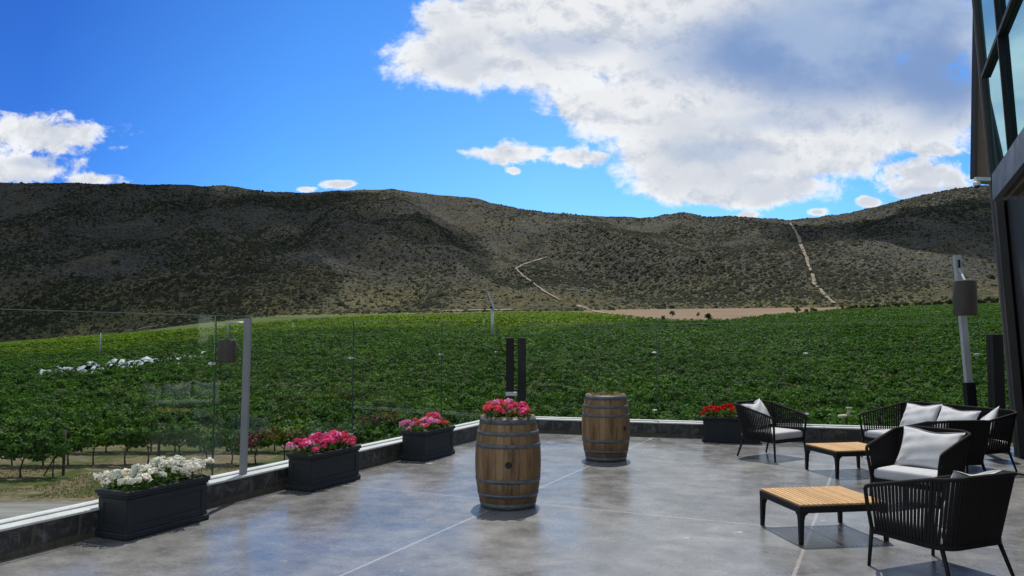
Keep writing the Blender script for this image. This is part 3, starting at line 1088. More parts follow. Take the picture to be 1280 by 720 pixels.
# near armchair seen from behind
fa, fb_ = G(1086.7, 708), G(1171, 694.5)
mid = (fa + fb_) / 2
fd = (fb_ - fa).normalized()
face = Vector((-fd.y, fd.x, 0))
az3 = math.atan2(face.y, face.x)
c3 = make_seat("armchair", "black rope armchair nearest the viewer, seen from behind beside the nearer slatted table", "armchair", mid - face * .345, az3, group=GRP)
pillow("pale grey pillow slumped low behind the back rail of the armchair nearest the viewer", c3, (-.235, -.04, .605), .0, R(16), R(3), .58, .44, .16, 2)

# middle armchair facing left
fa, fb_ = G(1084, 557, .63), G(1177, 567.6, .63)
mid = (fa + fb_) / 2
fd = (fb_ - fa).normalized()
face = Vector((fd.y, -fd.x, 0))
if face.y > 0:
    face = -face
az2 = math.atan2(face.y, face.x)
c2 = make_seat("armchair", "black rope armchair facing left with a large pale pillow, between sofa and nearest armchair", "armchair", Vector((mid.x, mid.y, 0)) - face * .345, az2, group=GRP)
pillow("large pale grey pillow standing upright in the armchair that faces left", c2, (-.15, .03, .60), R(8), R(33), R(-3), .62, .48, .18, 3)

# armchair with its back to the view in front of the sofa
bc = (G(1150, 524.5, .79) + G(1238, 528, .79)) / 2
c4 = make_seat("armchair", "black rope armchair mostly hidden behind the one facing left, its back towards the view", "armchair", Vector((bc.x + .07, bc.y + .36, 0)), R(97), group=GRP)

# sofa
bl = at(1136, 501, 12.45)
face = Vector((-.93, -.36, 0)).normalized()
side = Vector((-face.y, face.x, 0))
if side.y > 0:
    side = -side
SW, SD = 1.83, .97
azs = math.atan2(face.y, face.x)
sofa = make_seat("sofa", "long black rope two seat sofa with pale cushions and three pillows near the building", "sofa", Vector((bl.x, bl.y, 0)) + side * (SW / 2) + face * (SD / 2 + .03), azs, W=SW, D=SD, cushions=2)
SGN = 1 if Vector((-face.y, face.x, 0)).dot(side) < 0 else -1   # +1 when local +y is the far left end
pillow("pale grey pillow at the left end of the sofa", sofa, (-.27, SGN * .50, .60), R(2), R(32), R(3), .60, .46, .17, 5)
pillow("pale grey pillow in the middle of the sofa", sofa, (-.28, SGN * -.10, .59), R(6), R(30), R(-4), .60, .44, .17, 6)
pillow("pale grey pillow at the right end of the sofa, partly hidden by the sofa arm", sofa, (-.20, SGN * -.62, .59), SGN * R(36), R(30), SGN * R(-34), .48, .44, .16, 7)


# ------------------------------------------------------------------ coffee tables
def make_table(label, a, b, c):
    """a left far leg, b left near leg, c right far leg"""
    ax = (c - a).normalized()
    ay = Vector((-ax.y, ax.x, 0))
    W = (c - a).length + .05
    D = abs((b - a).dot(ay)) + .05
    ctr = a + ax * (W / 2 - .025) - ay * (D / 2 - .025)
    t = thing("coffee_table", label, "coffee table", ctr, math.atan2(ax.y, ax.x), "square slatted coffee tables")
    h = .345
    s = MB()
    n = 18
    pit = (W - .012) / n
    for i in range(n):
        x = -W / 2 + .006 + pit * (i + .5)
        s.box((x, 0, h - .009), (pit - .0105, D - .012, .018), None, .003)
    s.build("slatted_top", MAT["teak"], t)
    f = MB()
    for k in (-1, 1):
        f.box((0, k * (D / 2 - .017), h - .048), (W, .034, .056), None, .004)
        f.box((k * (W / 2 - .017), 0, h - .048), (.034, D - .07, .056), None, .004)
    f.box((0, 0, h - .032), (.03, D - .08, .02))
    f.build("frame", MAT["black"], t)
    for i in (-1, 1):
        for j in (-1, 1):
            l = MB()
            x, y = i * (W / 2 - .022), j * (D / 2 - .022)
            pts = [(.040, h - .077), (.026, h - .10), (.021, h - .14), (.0155, 0)]
            vs, fs = [], []
            for (r, z) in pts:
                ox, oy = -i * (r - .02), -j * (r - .02)
                for p, q in ((-1, -1), (1, -1), (1, 1), (-1, 1)):
                    vs.append((x + ox + p * r, y + oy + q * r, z))
            for k in range(3):
                for m in range(4):
                    fs.append((k * 4 + m, (k + 1) * 4 + m, (k + 1) * 4 + (m + 1) % 4, k * 4 + (m + 1) % 4))
            fs += [(0, 1, 2, 3), (15, 14, 13, 12)]
            l.add(vs, fs)
            l.build("leg", MAT["black"], t)
    return t


make_table("low square teak slatted coffee table beside the armchair nearest the viewer", G(954.5, 656.5), G(997, 681), G(1050, 653))
make_table("low square teak slatted coffee table between the lone armchair and the sofa", G(1009.5, 586.7), G(1049.3, 597.5), G(1073, 584.4))

# small pale ornament outside the glass
oc = at(1058, 518, 14.4)
t = thing("garden_light", "small pale stone coloured ornament standing outside the glass left of the sofa", "ornament", (oc.x, oc.y, oc.z - .1))
MB().box((-.06, 0, .075), (.16, .10, .06), Matrix.Rotation(R(-6), 4, 'Y'), .02).build("body", MAT["stonepale"], t)
MB().tube([(.02, 0, .06), (.04, 0, .13), (.035, 0, .20)], [.045, .026, .016], 8).build("neck", MAT["stonepale"], t)
MB().box((.03, 0, .215), (.10, .05, .035), Matrix.Rotation(R(4), 4, 'Y'), .012).build("head", MAT["stonepale"], t)
MB().bar((0, 0, -.45), (0, 0, .06), .03, .03).build("stake", MAT["bark"], t)

# ------------------------------------------------------------------ building on the right
YC = 12.25
cb, ctp = at(1268, 540, YC), at(1229.5, 130, YC)
cdir = (ctp - cb).normalized()
cb = cb + cdir * ((-0.0 - cb.z) / cdir.z)
nrm = U.cross(cdir).normalized()
if nrm.dot(Vector((-1, 0, 0))) < 0:
    nrm = -nrm                                  # outward, over the terrace


def onfac(px, py, off=0.0):
    d = ray(px, py)
    o = Vector((0, 0, CAMZ))
    t = ((cb + nrm * off - o).dot(nrm)) / d.dot(nrm)
    return o + d * t


bt = thing("winery_building", "dark building end with leaning column, reflective glazing and canopy at the right edge", "building", cb)
wl = lambda p: Vector(p) - cb
inn = -nrm
colw = U * -.11
def prism(quad, off, name, mat, parent=bt):
    """quad of world points extruded by vector off"""
    q = [wl(p) for p in quad]
    o = Vector(off)
    m = MB().add(q + [p + o for p in q], [(0, 1, 2, 3), (7, 6, 5, 4), (0, 4, 5, 1), (1, 5, 6, 2), (2, 6, 7, 3), (3, 7, 4, 0)])
    ob = m.build(name, mat, parent)
    bm = bmesh.new(); bm.from_mesh(ob.data); bmesh.ops.recalc_face_normals(bm, faces=bm.faces); bm.to_mesh(ob.data); bm.free()
    return ob
up = lambda p, z: p + cdir * (z / cdir.z)
zc0, ztop = 3.86, 9.5
prism([cb, cb + colw, up(cb + colw, 10), up(cb, 10)], inn * .30, "column", MAT["bframe"])
prism([cb + U * .004 + nrm * .03, cb - U * .045 + nrm * .03, up(cb - U * .045, 10) + nrm * .03, up(cb + U * .004, 10) + nrm * .03], inn * .029, "column_flange", MAT["bflange"])
fw = cb + colw
prism([fw + inn * .14, fw - U * 9 + inn * .14, up(fw - U * 9, zc0) + inn * .14, up(fw, zc0) + inn * .14], inn * .2, "wall", MAT["bdark"])
prism([fw + nrm * .004, fw - U * .26 + nrm * .004, up(fw - U * .26, zc0) + nrm * .004, up(fw, zc0) + nrm * .004], inn * .1, "pilaster", MAT["bframe"])
win = prism([up(fw, zc0 + .25) + inn * .034, up(fw - U * 9, zc0 + .25) + inn * .034, up(fw - U * 9, ztop) + inn * .034, up(fw, ztop) + inn * .034], inn * .05, "window", MAT["pane"])
# canopy
c0 = onfac(1241, 251, .45)
c0.z = c0.z
ca = Vector((c0.x, c0.y, 0)); zb_ = c0.z
qd = [Vector((ca.x, ca.y, zb_)), Vector((ca.x, ca.y, zb_)) - U * 9, Vector((ca.x, ca.y, zb_ + .30)) - U * 9, Vector((ca.x, ca.y, zb_ + .30))]
qd2 = [q + V * .062 + Vector((0, 0, .04 if k < 2 else -.05)) for k, q in enumerate(qd)]
cnp = prism(qd2, V * .75, "canopy", MAT["bdark"])
prism(qd, V * .06, "canopy_fascia", MAT["canopy"], cnp)
for k in range(5):
    o0 = Vector((ca.x, ca.y, zb_ + .02)) + V * (.12 + .11 * k)
    MB().bar(wl(o0 - U * .02), wl(o0 - U * 9), .03, .05).build("soffit_batten", MAT["soffit"], cnp)
# glazing bars
def fbar(pa, pb, w, ext0=0.0, ext1=0.0, name="mullion"):
    a, b = onfac(*pa, .0), onfac(*pb, .0)
    d = (b - a).normalized()
    a, b = a - d * ext0, b + d * ext1
    q = d.cross(nrm).normalized()
    m = MB()
    m.bar(wl(a), wl(b), w, .06, q)
    ob = m.build(name, MAT["black"], win)
    return ob
fbar((1263.5, 198), (1245.5, 0), .06, 0, 2.0)
fbar((1229, 96), (1266.5, 0), .06, 0, 2.0, "brace")
# timber lined verge beyond the glazing
v0, v1 = at(1217.5, 222, YC + .5), at(1221, 0, YC + .5)
w0, w1 = at(1240, 224, YC + .5), at(1240, 0, YC + .5)
ex = (v1 - v0) * .35
prism([v0, w0, w1 + ex, v1 + ex], (0.30, .5, 0), "verge_soffit", MAT["soffit"])
MB().bar(wl(v0 + Vector((-.02, -.02, -.02))), wl(v1 + ex + Vector((-.02, -.02, 0))), .045, .12, (1, 0, 0)).build("verge_trim", MAT["bframe"], bt)

sc_ = at(1221, 231, YC - .15)
t = thing("security_camera", "small white security camera on a bracket at the leaning column", "camera", sc_)
MB().bar(at(1237, 224, YC - .1) - sc_, at(1219, 223.5, YC - .15) - sc_, .05, .05).build("bracket", MAT["whiteplastic"], t)
hs_ = MB().lathe([(0, .05), (.042, .05), (.052, .035), (.052, -.01), (.03, -.02)], 16).build("housing", MAT["whiteplastic"], t)
MB().lathe([(.043, -.008), (.038, -.035), (.02, -.055), (0, -.06)], 16).build("dome", MAT["darkglass"], hs_)

# ------------------------------------------------------------------ land
PIX = np.array
bx_ = PIX([-300, 0, 150, 250, 350, 500, 640, 760, 1060, 1250, 1600])
by_ = PIX([431, 427, 416, 403, 393, 390, 388, 387, 384, 379, 376])
rx_ = PIX([-700, -300, 0, 100, 200, 280, 330, 400, 450, 490, 520, 580, 640, 680, 740, 800, 850, 900, 950, 990, 1020, 1060, 1100, 1150, 1200, 1240, 1400, 1700, 2200])
ry_ = PIX([240, 232, 228, 229, 231, 232, 239, 241, 237, 235, 241, 246, 258, 267, 269, 272, 266, 272, 273, 275, 272, 266, 256, 245, 236, 231, 215, 225, 250])
sb = np.array([slope(a, b) for a, b in zip(bx_, by_)])
sr = np.array([slope(a, b) for a, b in zip(rx_, ry_)])
YB, YR = 560.0, 1150.0
ZG = -3.6


def eb(a):
    return np.interp(a, sb[:, 0], sb[:, 1])


def er(a):
    return np.interp(a, sr[:, 0], sr[:, 1])


def ground_z(X, Y):
    X, Y = np.asarray(X, float), np.asarray(Y, float)
    a = X / np.maximum(Y, 1.0)
    zb = CAMZ + eb(a) * YB
    s = np.clip((Y - 46) / (YB - 46), 0, 1.4)
    s = np.where(s < .06, s * s / .12, s - .03)
    s = s / .97
    und = (fbm(X / 60, Y / 60, 3) - .5) * 2.0 * np.clip((Y - 60) / 120, 0, 1) * np.clip((YB - Y) / 150, 0, 1)
    return ZG + (zb - ZG) * s + und


def hill_z(X, Y):
    X, Y = np.asarray(X, float), np.asarray(Y, float)
    a = X / Y
    zb = CAMZ + eb(a) * YB - 1.0
    zr = CAMZ + er(a) * YR
    t = (Y - YB + 12) / (YR - YB + 12)
    tc = np.clip(t, 0, 1)
    s = tc * (.70 + .62 * tc - .32 * tc * tc)
    wx = X + 60 * (fbm(X / 300, Y / 300 + 9, 2) - .5)
    rid = 1 - np.abs(2 * fbm(wx / 210 + .25 * Y / 210, Y / 520 + 3, 4) - 1)
    rid2 = 1 - np.abs(2 * fbm(wx / 80 + 40, Y / 180, 3) - 1)
    w = np.sin(PI * tc) ** .8
    z = zb + (zr - zb) * s + w * ((rid - .72) * 60 + (rid2 - .7) * 16)
    z = z + (fbm(X / 28, Y / 28, 3) - .5) * 5 * np.clip(tc * 3, 0, 1)
    return np.where(t > 1, z - (t - 1) * 200, z)


def grid(name, xs_of, ys, mat, zf, smooth=True):
    XX = np.array([[x for x in xs_of(y)] for y in ys])
    YY = np.repeat(np.array(ys)[:, None], XX.shape[1], 1)
    ZZ = zf(XX, YY)
    nr, ncx = XX.shape
    Vv = np.stack([XX, YY, ZZ], -1).reshape(-1, 3)
    i = np.arange((nr - 1) * ncx).reshape(nr - 1, ncx)[:, :-1].ravel()
    Ff = np.stack([i, i + 1, i + ncx + 1, i + ncx], 1)
    return tag(mesh_np(name, Vv, Ff, mat, None, smooth), kind="structure")


ain = np.linspace(-.72, .72, 420)
aout = np.concatenate([np.linspace(-2.6, -.74, 40), ain, np.linspace(.74, 2.6, 40)])
gy = list(-80 + 0 * np.arange(1)) + [-20.0, 4.0] + list(np.geomspace(10, 46, 12)) + list(np.linspace(50, 600, 130))
grid("ground", lambda y: aout * max(y, 110.0) if y < 110 else aout * y, gy, MAT["ground"], lambda X, Y: np.where(Y < 30, ZG, ground_z(X, Y)))
ain2 = np.linspace(-.74, .74, 640)
aout2 = np.concatenate([np.linspace(-2.6, -.76, 60), ain2, np.linspace(.76, 2.6, 60)])
grid("hills", lambda y: aout2 * y, list(np.linspace(540, 1150, 110)) + [1170, 1200, 1300, 1600], MAT["hills"], hill_z)

# sheets on the ground
def sheet(name, pts, mat, zoff, kind="structure"):
    m = MB()
    m.add([(p[0], p[1], float(ground_z(p[0], p[1])) + zoff) for p in pts], [tuple(range(len(pts)))])
    return tag(m.build(name, mat), kind=kind)


def strip(name, xs, yc, hw, mat, zoff):
    xs = np.asarray(xs)
    P = []
    wob = (fbm(xs / 4.0, xs * 0 + 3, 3) - .5)
    for x, w in zip(xs, wob):
        P.append((x, yc - hw + w * .5)); P.append((x, yc + hw + w * 1.6))
    P = np.array(P)
    Vv = np.column_stack([P, np.full(len(P), ZG + zoff)])
    k = np.arange(len(xs) - 1) * 2
    Ff = np.stack([k, k + 2, k + 3, k + 1], 1)
    return tag(mesh_np(name, Vv, Ff, mat), kind="structure")


strip("road", np.linspace(-90, 60, 150), 24.0, 2.6, MAT["road"], .02)


def surf_hit(px, py):
    """where the view through a photo point meets the land"""
    a, e = slope(px, py)
    Ys = np.concatenate([np.linspace(60, 548, 500), np.linspace(548, 1150, 700)])
    Z = np.where(Ys < 550, ground_z(a * Ys, Ys), np.maximum(hill_z(a * Ys, Ys), np.where(Ys < 600, ground_z(a * Ys, Ys), -99)))
    ok = np.nonzero((Z - CAMZ) / Ys >= e)[0]
    k = ok[0] if len(ok) else len(Ys) - 1
    return a * Ys[k], Ys[k], Z[k]


def ribbon(name, pix, width, mat, zoff=.5, jit=.35):
    pts = []
    for (x0, y0), (x1, y1) in zip(pix[:-1], pix[1:]):
        n = max(2, int(math.hypot(x1 - x0, y1 - y0) / 1.2))
        for i in range(n):
            pts.append((x0 + (x1 - x0) * i / n, y0 + (y1 - y0) * i / n))
    pts.append(pix[-1])
    W = [Vector(surf_hit(*p)) for p in pts]
    Vv, Ff = [], []
    for i, p in enumerate(W):
        d = W[min(i + 1, len(W) - 1)] - W[max(i - 1, 0)]
        s = Vector((d.y, -d.x, 0))
        s = s.normalized() if s.length > 1e-4 else Vector((1, 0, 0))
        w = width * (1 + jit * 2.4 * (float(fbm(np.array([i / 3.0 + width]), np.array([1.5]), 3)[0]) - .5)) / 2
        off = width * .9 * (float(fbm(np.array([i / 5.0]), np.array([width * 7.7]), 3)[0]) - .5)
        for k in (-1, 1):
            q = p + s * (w * k + off)
            z = float(np.maximum(ground_z(q.x, q.y) if q.y < 600 else -99, hill_z(q.x, q.y) if q.y > 545 else -99))
            Vv.append((q.x, q.y, z + zoff))
    k = np.arange(len(W) - 1) * 2
    Ff = np.stack([k, k + 1, k + 3, k + 2], 1)
    return tag(mesh_np(name, Vv, Ff, mat), kind="structure")


ribbon("dirt_track", [(988, 279), (994, 289), (999, 300), (1003, 312), (1010, 330), (1016, 344), (1019, 356), (1030, 368), (1042, 380)], 2.6, MAT["track"], .9, .5)
ribbon("dirt_track", [(684, 322), (671, 326), (655, 331), (645, 336), (652, 344), (664, 353), (680, 365), (700, 376)], 1.8, MAT["track"], .9, .6)
ribbon("dirt_track", [(722, 382), (745, 390), (775, 395), (800, 400)], 3.5, MAT["track"], .35)
ribbon("dirt_track", [(503, 394), (530, 391), (560, 389), (600, 388), (640, 387.5)], 2.5, MAT["track"], .4)
ribbon("dirt_track", [(552, 406), (590, 401), (630, 397.5)], 2.5, MAT["track"], .4)
ribbon("dirt_track", [(440, 401), (452, 399), (468, 398.5)], 2.5, MAT["track"], .4)
ribbon("dirt_track", [(155, 415), (200, 407), (245, 399)], 2.2, MAT["track"], .4)

# vineyard limits in the valley, edge traced in image pixels as the camera sees it
vx = np.array([-300, 0, 100, 150, 250, 330, 400, 500, 600, 640, 700, 745, 790, 830, 860, 905, 950, 985, 1010, 1060, 1150, 1250, 1500])
vy = np.array([440, 433, 425, 420, 415, 408, 402, 397, 394.5, 393, 392.5, 394.5, 400, 404, 405.5, 405, 400, 395, 394, 388, 385, 381, 378])
sv = np.array([slope(a, b) for a, b in zip(vx, vy)])


def infield(X, Y):
    a = X / Y
    e = (ground_z(X, Y) - CAMZ) / Y
    return (e < np.interp(a, sv[:, 0], sv[:, 1])) & (Y < 548)


# brown bare field
pb = [(735, 394), (790, 401), (840, 406), (900, 406), (960, 399), (1010, 393), (1075, 388), (1120, 385), (1060, 383.5), (960, 385.5), (860, 386.5), (800, 387), (760, 388.5)]
Wp = [surf_hit(*p) for p in pb]
# build as fine strips so that it follows the land
aa = np.linspace(slope(730, 390)[0], slope(1130, 390)[0], 140)
lo = np.array([slope(*p) for p in [(730, 394), (790, 402), (840, 408), (905, 408), (960, 401), (1010, 396), (1130, 389)]])
Vv, Ff = [], []
NR = 30
for i, a in enumerate(aa):
    el = np.interp(a, lo[:, 0], lo[:, 1])
    Ys = np.linspace(80, 545, 600)
    ok = np.nonzero((ground_z(a * Ys, Ys) - CAMZ) / Ys >= el)[0]
    y0 = Ys[ok[0]] if len(ok) else 540
    for k in range(NR):
        y = y0 + (552 - y0) * k / (NR - 1)
        Vv.append((a * y, y, float(ground_z(a * y, y)) + .12))
for i in range(len(aa) - 1):
    for k in range(NR - 1):
        Ff.append((i * NR + k, (i + 1) * NR + k, (i + 1) * NR + k + 1, i * NR + k + 1))
tag(mesh_np("bare_field", Vv, Ff, MAT["bare"], None, True), kind="structure")

# ------------------------------------------------------------------ grapevines
ROWA = R(2.0)
RD = np.array([math.cos(ROWA), math.sin(ROWA)])


def canopy(n, hl, hwid, z0, z1, s0, s1, per=None, nt_=9, spread=.2):
    """leaves gathered in shoots (tufts) on a rounded hedge; 'per' leaves belong to one vine"""
    per = per or n
    nv_ = n // per
    T = nv_ * nt_
    u = rng.uniform(-1, 1, T)
    ang = rng.uniform(-.12 * PI, 1.12 * PI, T)
    rad = rng.uniform(.55, 1.08, T)
    zc = (z0 + z1) / 2
    tc = np.stack([u * hl, np.cos(ang) * hwid * rad, zc + np.sin(ang) * (z1 - z0) / 2 * rad], 1)
    ti = (np.repeat(np.arange(nv_), per) * nt_ + rng.integers(0, nt_, n))
    d = rng.normal(size=(n, 3))
    d /= np.linalg.norm(d, axis=1, keepdims=True)
    k = spread * rng.uniform(.45, 1.15, (n, 1))
    C = tc[ti] + d * k * np.array([1.25, 1.0, .85])
    Nn = d * .5 + np.stack([np.zeros(n), np.cos(ang)[ti] * .9, np.sin(ang)[ti] * .9 + .15], 1) + rng.normal(size=(n, 3)) * .25
    return C, Nn, rng.uniform(s0, s1, n)


VAR = []
for k in range(8):
    C, Nn, S = canopy(860, .86, .44, .42, random.uniform(1.46, 1.62), .10, .17, None, 24, .22)
    # a few long shoots
    sh = []
    for q in range(7):
        bx, by = random.uniform(-.6, .6), random.uniform(-.4, .4)
        dx, dy, hz = random.uniform(-.25, .25), random.uniform(-.3, .3), random.uniform(.25, .5)
        for m_ in range(7):
            sh.append((bx + dx * m_ / 6, by + dy * m_ / 6, 1.4 + hz * m_ / 6 * (1 - .3 * m_ / 6)))
    sh = np.array(sh)
    C = np.vstack([C, sh]); Nn = np.vstack([Nn, rng.normal(size=(len(sh), 3)) + [0, 0, .5]]); S = np.concatenate([S, rng.uniform(.09, .16, len(sh))])
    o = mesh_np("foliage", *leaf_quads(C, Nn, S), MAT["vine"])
    tr = MB()
    jx = [random.uniform(-.05, .05) for _ in range(4)]
    tr.tube([(0, 0, -.05), (jx[0], jx[1], .3), (jx[2], jx[3], .62), (jx[2] + .12, jx[3], .85)], [.038, .03, .026, .016], 6)
    tr.tube([(jx[2], jx[3], .6), (jx[2] - .25, jx[3] + .02, .8)], [.02, .012], 5)
    to = tr.build("trunk", MAT["bark"])
    VAR.append((o.data, to.data))
    bpy.data.objects.remove(o); bpy.data.objects.remove(to)
RED = mesh_np("foliage", *leaf_quads(*canopy(330, .5, .4, .5, 1.3, .12, .2, None, 9, .24)), MAT["vine_red"])
RED_D = RED.data
bpy.data.objects.remove(RED)

VL = "leafy green grapevine on a thin dark trunk in the nearest rows below the terrace"
VG = "grapevines in the nearest rows of the vineyard"
RLAB = "grapevine with dark reddish leaves in the nearest row, seen past the left glass screen"
nv = 0
rows = [(-1, 31.6)] + [(k, 34.6 + 3.7 * k) for k in range(0, 6)]
for k, y0 in rows:
    half = (y0 * .70)
    xs = np.arange(-half, half, 1.12)
    for x in xs:
        x = x + random.uniform(-.12, .12)
        Y = y0 + x * math.tan(ROWA)
        a = x / Y
        if abs(a) > .66 or nv >= 300:
            continue
        if k == -1 and (a > -.552):
            continue
        if a > .60:
            continue
        # right half rows sit closer under the wall
        i = random.randrange(8)
        red = (k == 0 and -.335 < a < -.285)
        t = thing("grapevine", RLAB if red else VL, "grapevine", (x, Y, ZG), ROWA + (PI if random.random() < .5 else 0), "reddish grapevines in the nearest row" if red else VG)
        f = bpy.data.objects.new("foliage", RED_D if red else VAR[i][0]); link(f, t)
        q = bpy.data.objects.new("trunk", VAR[i][1]); link(q, t)
        sc = random.uniform(.92, 1.14)
        t.scale = (random.uniform(.85, 1.1), random.uniform(.9, 1.25), sc)
        nv += 1
last_y = rows[-1][1]

# the rest of the vineyard, one mass of rows
Cs, Ns, Ss = [], [], []
SPARSE = lambda X, Y: (X / Y < -.39) & (Y > 114) & (Y < 265)
cnt = [0, 0, 0]
for k, y0 in rows[1:]:                       # the same near rows where they run on past the view
    xs = np.concatenate([np.arange(-y0 * 1.1, -y0 * .665, 1.12), np.arange(y0 * .61, y0 * 1.0, 1.12)])
    ys = y0 + xs * math.tan(ROWA)
    C, Nn, S = canopy(len(xs) * 300, .80, .42, .45, 1.55, .13, .22, 300, 16, .22)
    C = C + np.stack([np.repeat(xs, 300), np.repeat(ys, 300), np.full(len(xs) * 300, ZG)], 1)
    Cs.append(C); Ns.append(Nn); Ss.append(S)
y = last_y + 3.7
while y < 545:
    if y < 105:
        step, n, hl, s0, s1, lv = 1.15, 170, .70, .14, .24, 0
    elif y < 235:
        step, n, hl, s0, s1, lv = 1.4, 50, .85, .25, .42, 1
    else:
        step, n, hl, s0, s1, lv = 2.6, 20, 1.35, .48, .80, 2
    half = y * 1.0
    xs = np.arange(-half, half, step) + rng.uniform(-.2, .2)
    xs = xs + rng.uniform(-.25, .25, len(xs)) * step * .5
    ys = y + xs * math.tan(ROWA) + rng.uniform(-.06, .06, len(xs))
    ok = infield(xs, ys)
    sp_ = SPARSE(xs, ys)
    ok &= ~(sp_ & (rng.random(len(xs)) < .35))
    # a headland track between blocks
    ok &= ~((np.abs(ys - (238 - .10 * xs)) < 3.2) & (xs / ys < .05))
    ok &= rng.random(len(xs)) > .025
    xs, ys, sp_ = xs[ok], ys[ok], sp_[ok]
    if len(xs):
        m = len(xs)
        C, Nn, S = canopy(m * n, hl, .40 if lv < 2 else .62, .45, 1.55, s0, s1, n, (12, 8, 6)[lv], (.21, .28, .42)[lv])
        hs = np.repeat(np.where(sp_, .50, 1.0) * (.80 + .26 * fbm(xs / 6, ys / 6, 3) + .13 * rng.random(m)), n)
        C[:, 2] *= hs
        C[:, 1] *= np.repeat(np.where(sp_, .6, 1.0), n)
        gx, gyv = np.repeat(xs, n), np.repeat(ys, n)
        gz = np.repeat(ground_z(xs, ys), n)
        C = C + np.stack([gx, gyv, gz], 1)
        Cs.append(C); Ns.append(Nn); Ss.append(S)
        cnt[lv] += m
    y += 3.7 if y < 300 else 3.4
print("vines", nv, cnt)
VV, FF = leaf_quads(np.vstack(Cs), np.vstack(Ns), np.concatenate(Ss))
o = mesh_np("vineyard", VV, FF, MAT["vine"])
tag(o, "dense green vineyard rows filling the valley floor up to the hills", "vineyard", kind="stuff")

# dry grass on the headland
n = 42000
X = rng.uniform(-32, 10, n); Y = rng.uniform(27.0, 33.5, n)
keep = fbm(X / 2.5, Y / 1.5, 3) > .42
X, Y = X[keep], Y[keep]
C = np.stack([X, Y, np.full(len(X), ZG + .025)], 1)
tag(mesh_np("dry_grass", *leaf_quads(C, rng.normal(size=(len(X), 3)) * [1, 1, .5] + [0, 0, .5], rng.uniform(.03, .10, len(X)), .4), MAT["drygrass"]),
    "short dry grass on the bare headland between the road and the nearest vines", "grass", kind="stuff")

# trellis posts
def vine_post(label, x, Y, h, brace=0, group=None):
    t = thing("trellis_post", label, "post", (x, Y, float(ground_z(x, Y))), 0, group)
    MB().tube([(0, 0, -.1), (.02, 0, h)], [.055, .05], 8).build("post", MAT["bark"], t)
    if brace:
        MB().tube([(brace * .75, 0, 0), (.02, 0, h * .75)], .028, 6).build("brace", MAT["bark"], t)
    return t
e1 = slope(82, 500)[0] * 31.4
vine_post("dark braced end post of the nearest short vine row at the far left", e1, 31.4, 1.75, -1)
e2 = slope(200, 500)[0] * 34.0
vine_post("dark trellis post in the vine row behind the planter of white flowers", e2, 34.0, 1.72)
wr = MB()
for z in (.55, .95):
    wr.tube([(-24, 34.6 - 24 * math.tan(ROWA), ZG + z), (-8, 34.6 - 8 * math.tan(ROWA), ZG + z)], .008, 4)
tag(wr.build("trellis_wire", MAT["bark"]), "thin dark trellis wires strung along the nearest long vine row", "wire")

# pale plastic sheeting lying in the young vines
def sheeting(label, px, py, w, d):
    p = G(px, py, -2.1)
    nx, ny = 22, 34
    gx, gy = np.meshgrid(np.linspace(-1, 1, nx), np.linspace(-1, 1, ny))
    rad = np.hypot(gx, gy) + (fbm(gx * 2.2 + px, gy * 2.2, 3) - .5) * 1.1
    X, Y = p.x + gx * w / 2, p.y + gy * d / 2
    row = .5 + .5 * np.cos(2 * PI * Y / 3.7)
    Z = ground_z(X, Y) + .75 + .75 * row + (fbm(X / 1.1, Y / 1.1, 3) - .5) * 1.3
    Vv = np.stack([X - p.x, Y - p.y, Z + 3.5], -1).reshape(-1, 3)
    i = np.arange((ny - 1) * nx).reshape(ny - 1, nx)[:, :-1].ravel()
    Ff = np.stack([i, i + 1, i + nx + 1, i + nx], 1)
    ok = (rad.ravel()[Ff] < .66 + .5 * (rng.random(len(Ff))[:, None] - .5)).all(1)
    o = mesh_np("vine_netting", Vv, Ff[ok], MAT["net"], None, True)
    o.location = (p.x, p.y, -3.5)
    return tag(o, label, "netting", "pale netting among the young vines")
sheeting("pale netting patch among the young vines, leftmost of the two big ones", 90, 464, 6.5, 20)
sheeting("largest pale netting patch among the young vines, right of another big one", 123, 462, 7.5, 22)
sheeting("small pale netting patch just right of the two big ones", 166, 460, 5.5, 18)
sheeting("small pale netting patch, second from the right among the young vines", 192, 459, 3.2, 15)
sheeting("smallest pale netting patch at the right end, left of the hanging lamp shade", 237, 457, 1.6, 12)

# ------------------------------------------------------------------ poles and wind machines in the field
def field_pole(name, label, cat, px, ytop, ybot, wpx, mat="pole_white", blade=False, cap=True):
    p = Vector(surf_hit(px, ybot + 2))
    Y = p.y
    h = at(px, ytop, Y).z - p.z
    r = wpx * Y / F / 2
    t = thing(name, label, cat, p)
    MB().tube([(0, 0, 0), (0, 0, h)], [r * 1.05, r * .85], 10).build("tower", MAT[mat], t)
    if cap:
        MB().box((0, 0, h + r * .6), (r * 3.0, r * 3.0, r * 1.6), None, r * .3).build("engine_hub", MAT["black"], t)
    if blade:
        L = at(px, ytop - 20, Y).z - at(px, ytop, Y).z
        bl = MB()
        bl.bar((r * 1.2, -r * 1.8, h - L * .1), (-L * .26, -r * 1.8, h + L), r * 1.3, r * .35, (1, 0, 0))
        bl.build("blade", MAT["pole_white"], t)
    else:
        MB().box((0, 0, .25), (r * 5, r * 4, .5), None, .05).build("base", MAT["pole_white"], t)
    return t


field_pole("wind_machine", "tall pale frost fan tower with one tilted blade standing in the middle of the vineyard", "wind machine", 615.5, 385, 424, 4.0, "galv", True)
field_pole("field_pole", "thin white pole just left of the frost fan tower", "pole", 604.5, 397, 413, 1.3)
field_pole("field_pole", "thin white pole with a pale foot standing alone in the left of the vineyard", "pole", 125, 415, 442, 1.6)
field_pole("field_pole", "thin white pole in the field just right of the grey lamp post", "pole", 366, 402, 416, 1.3)


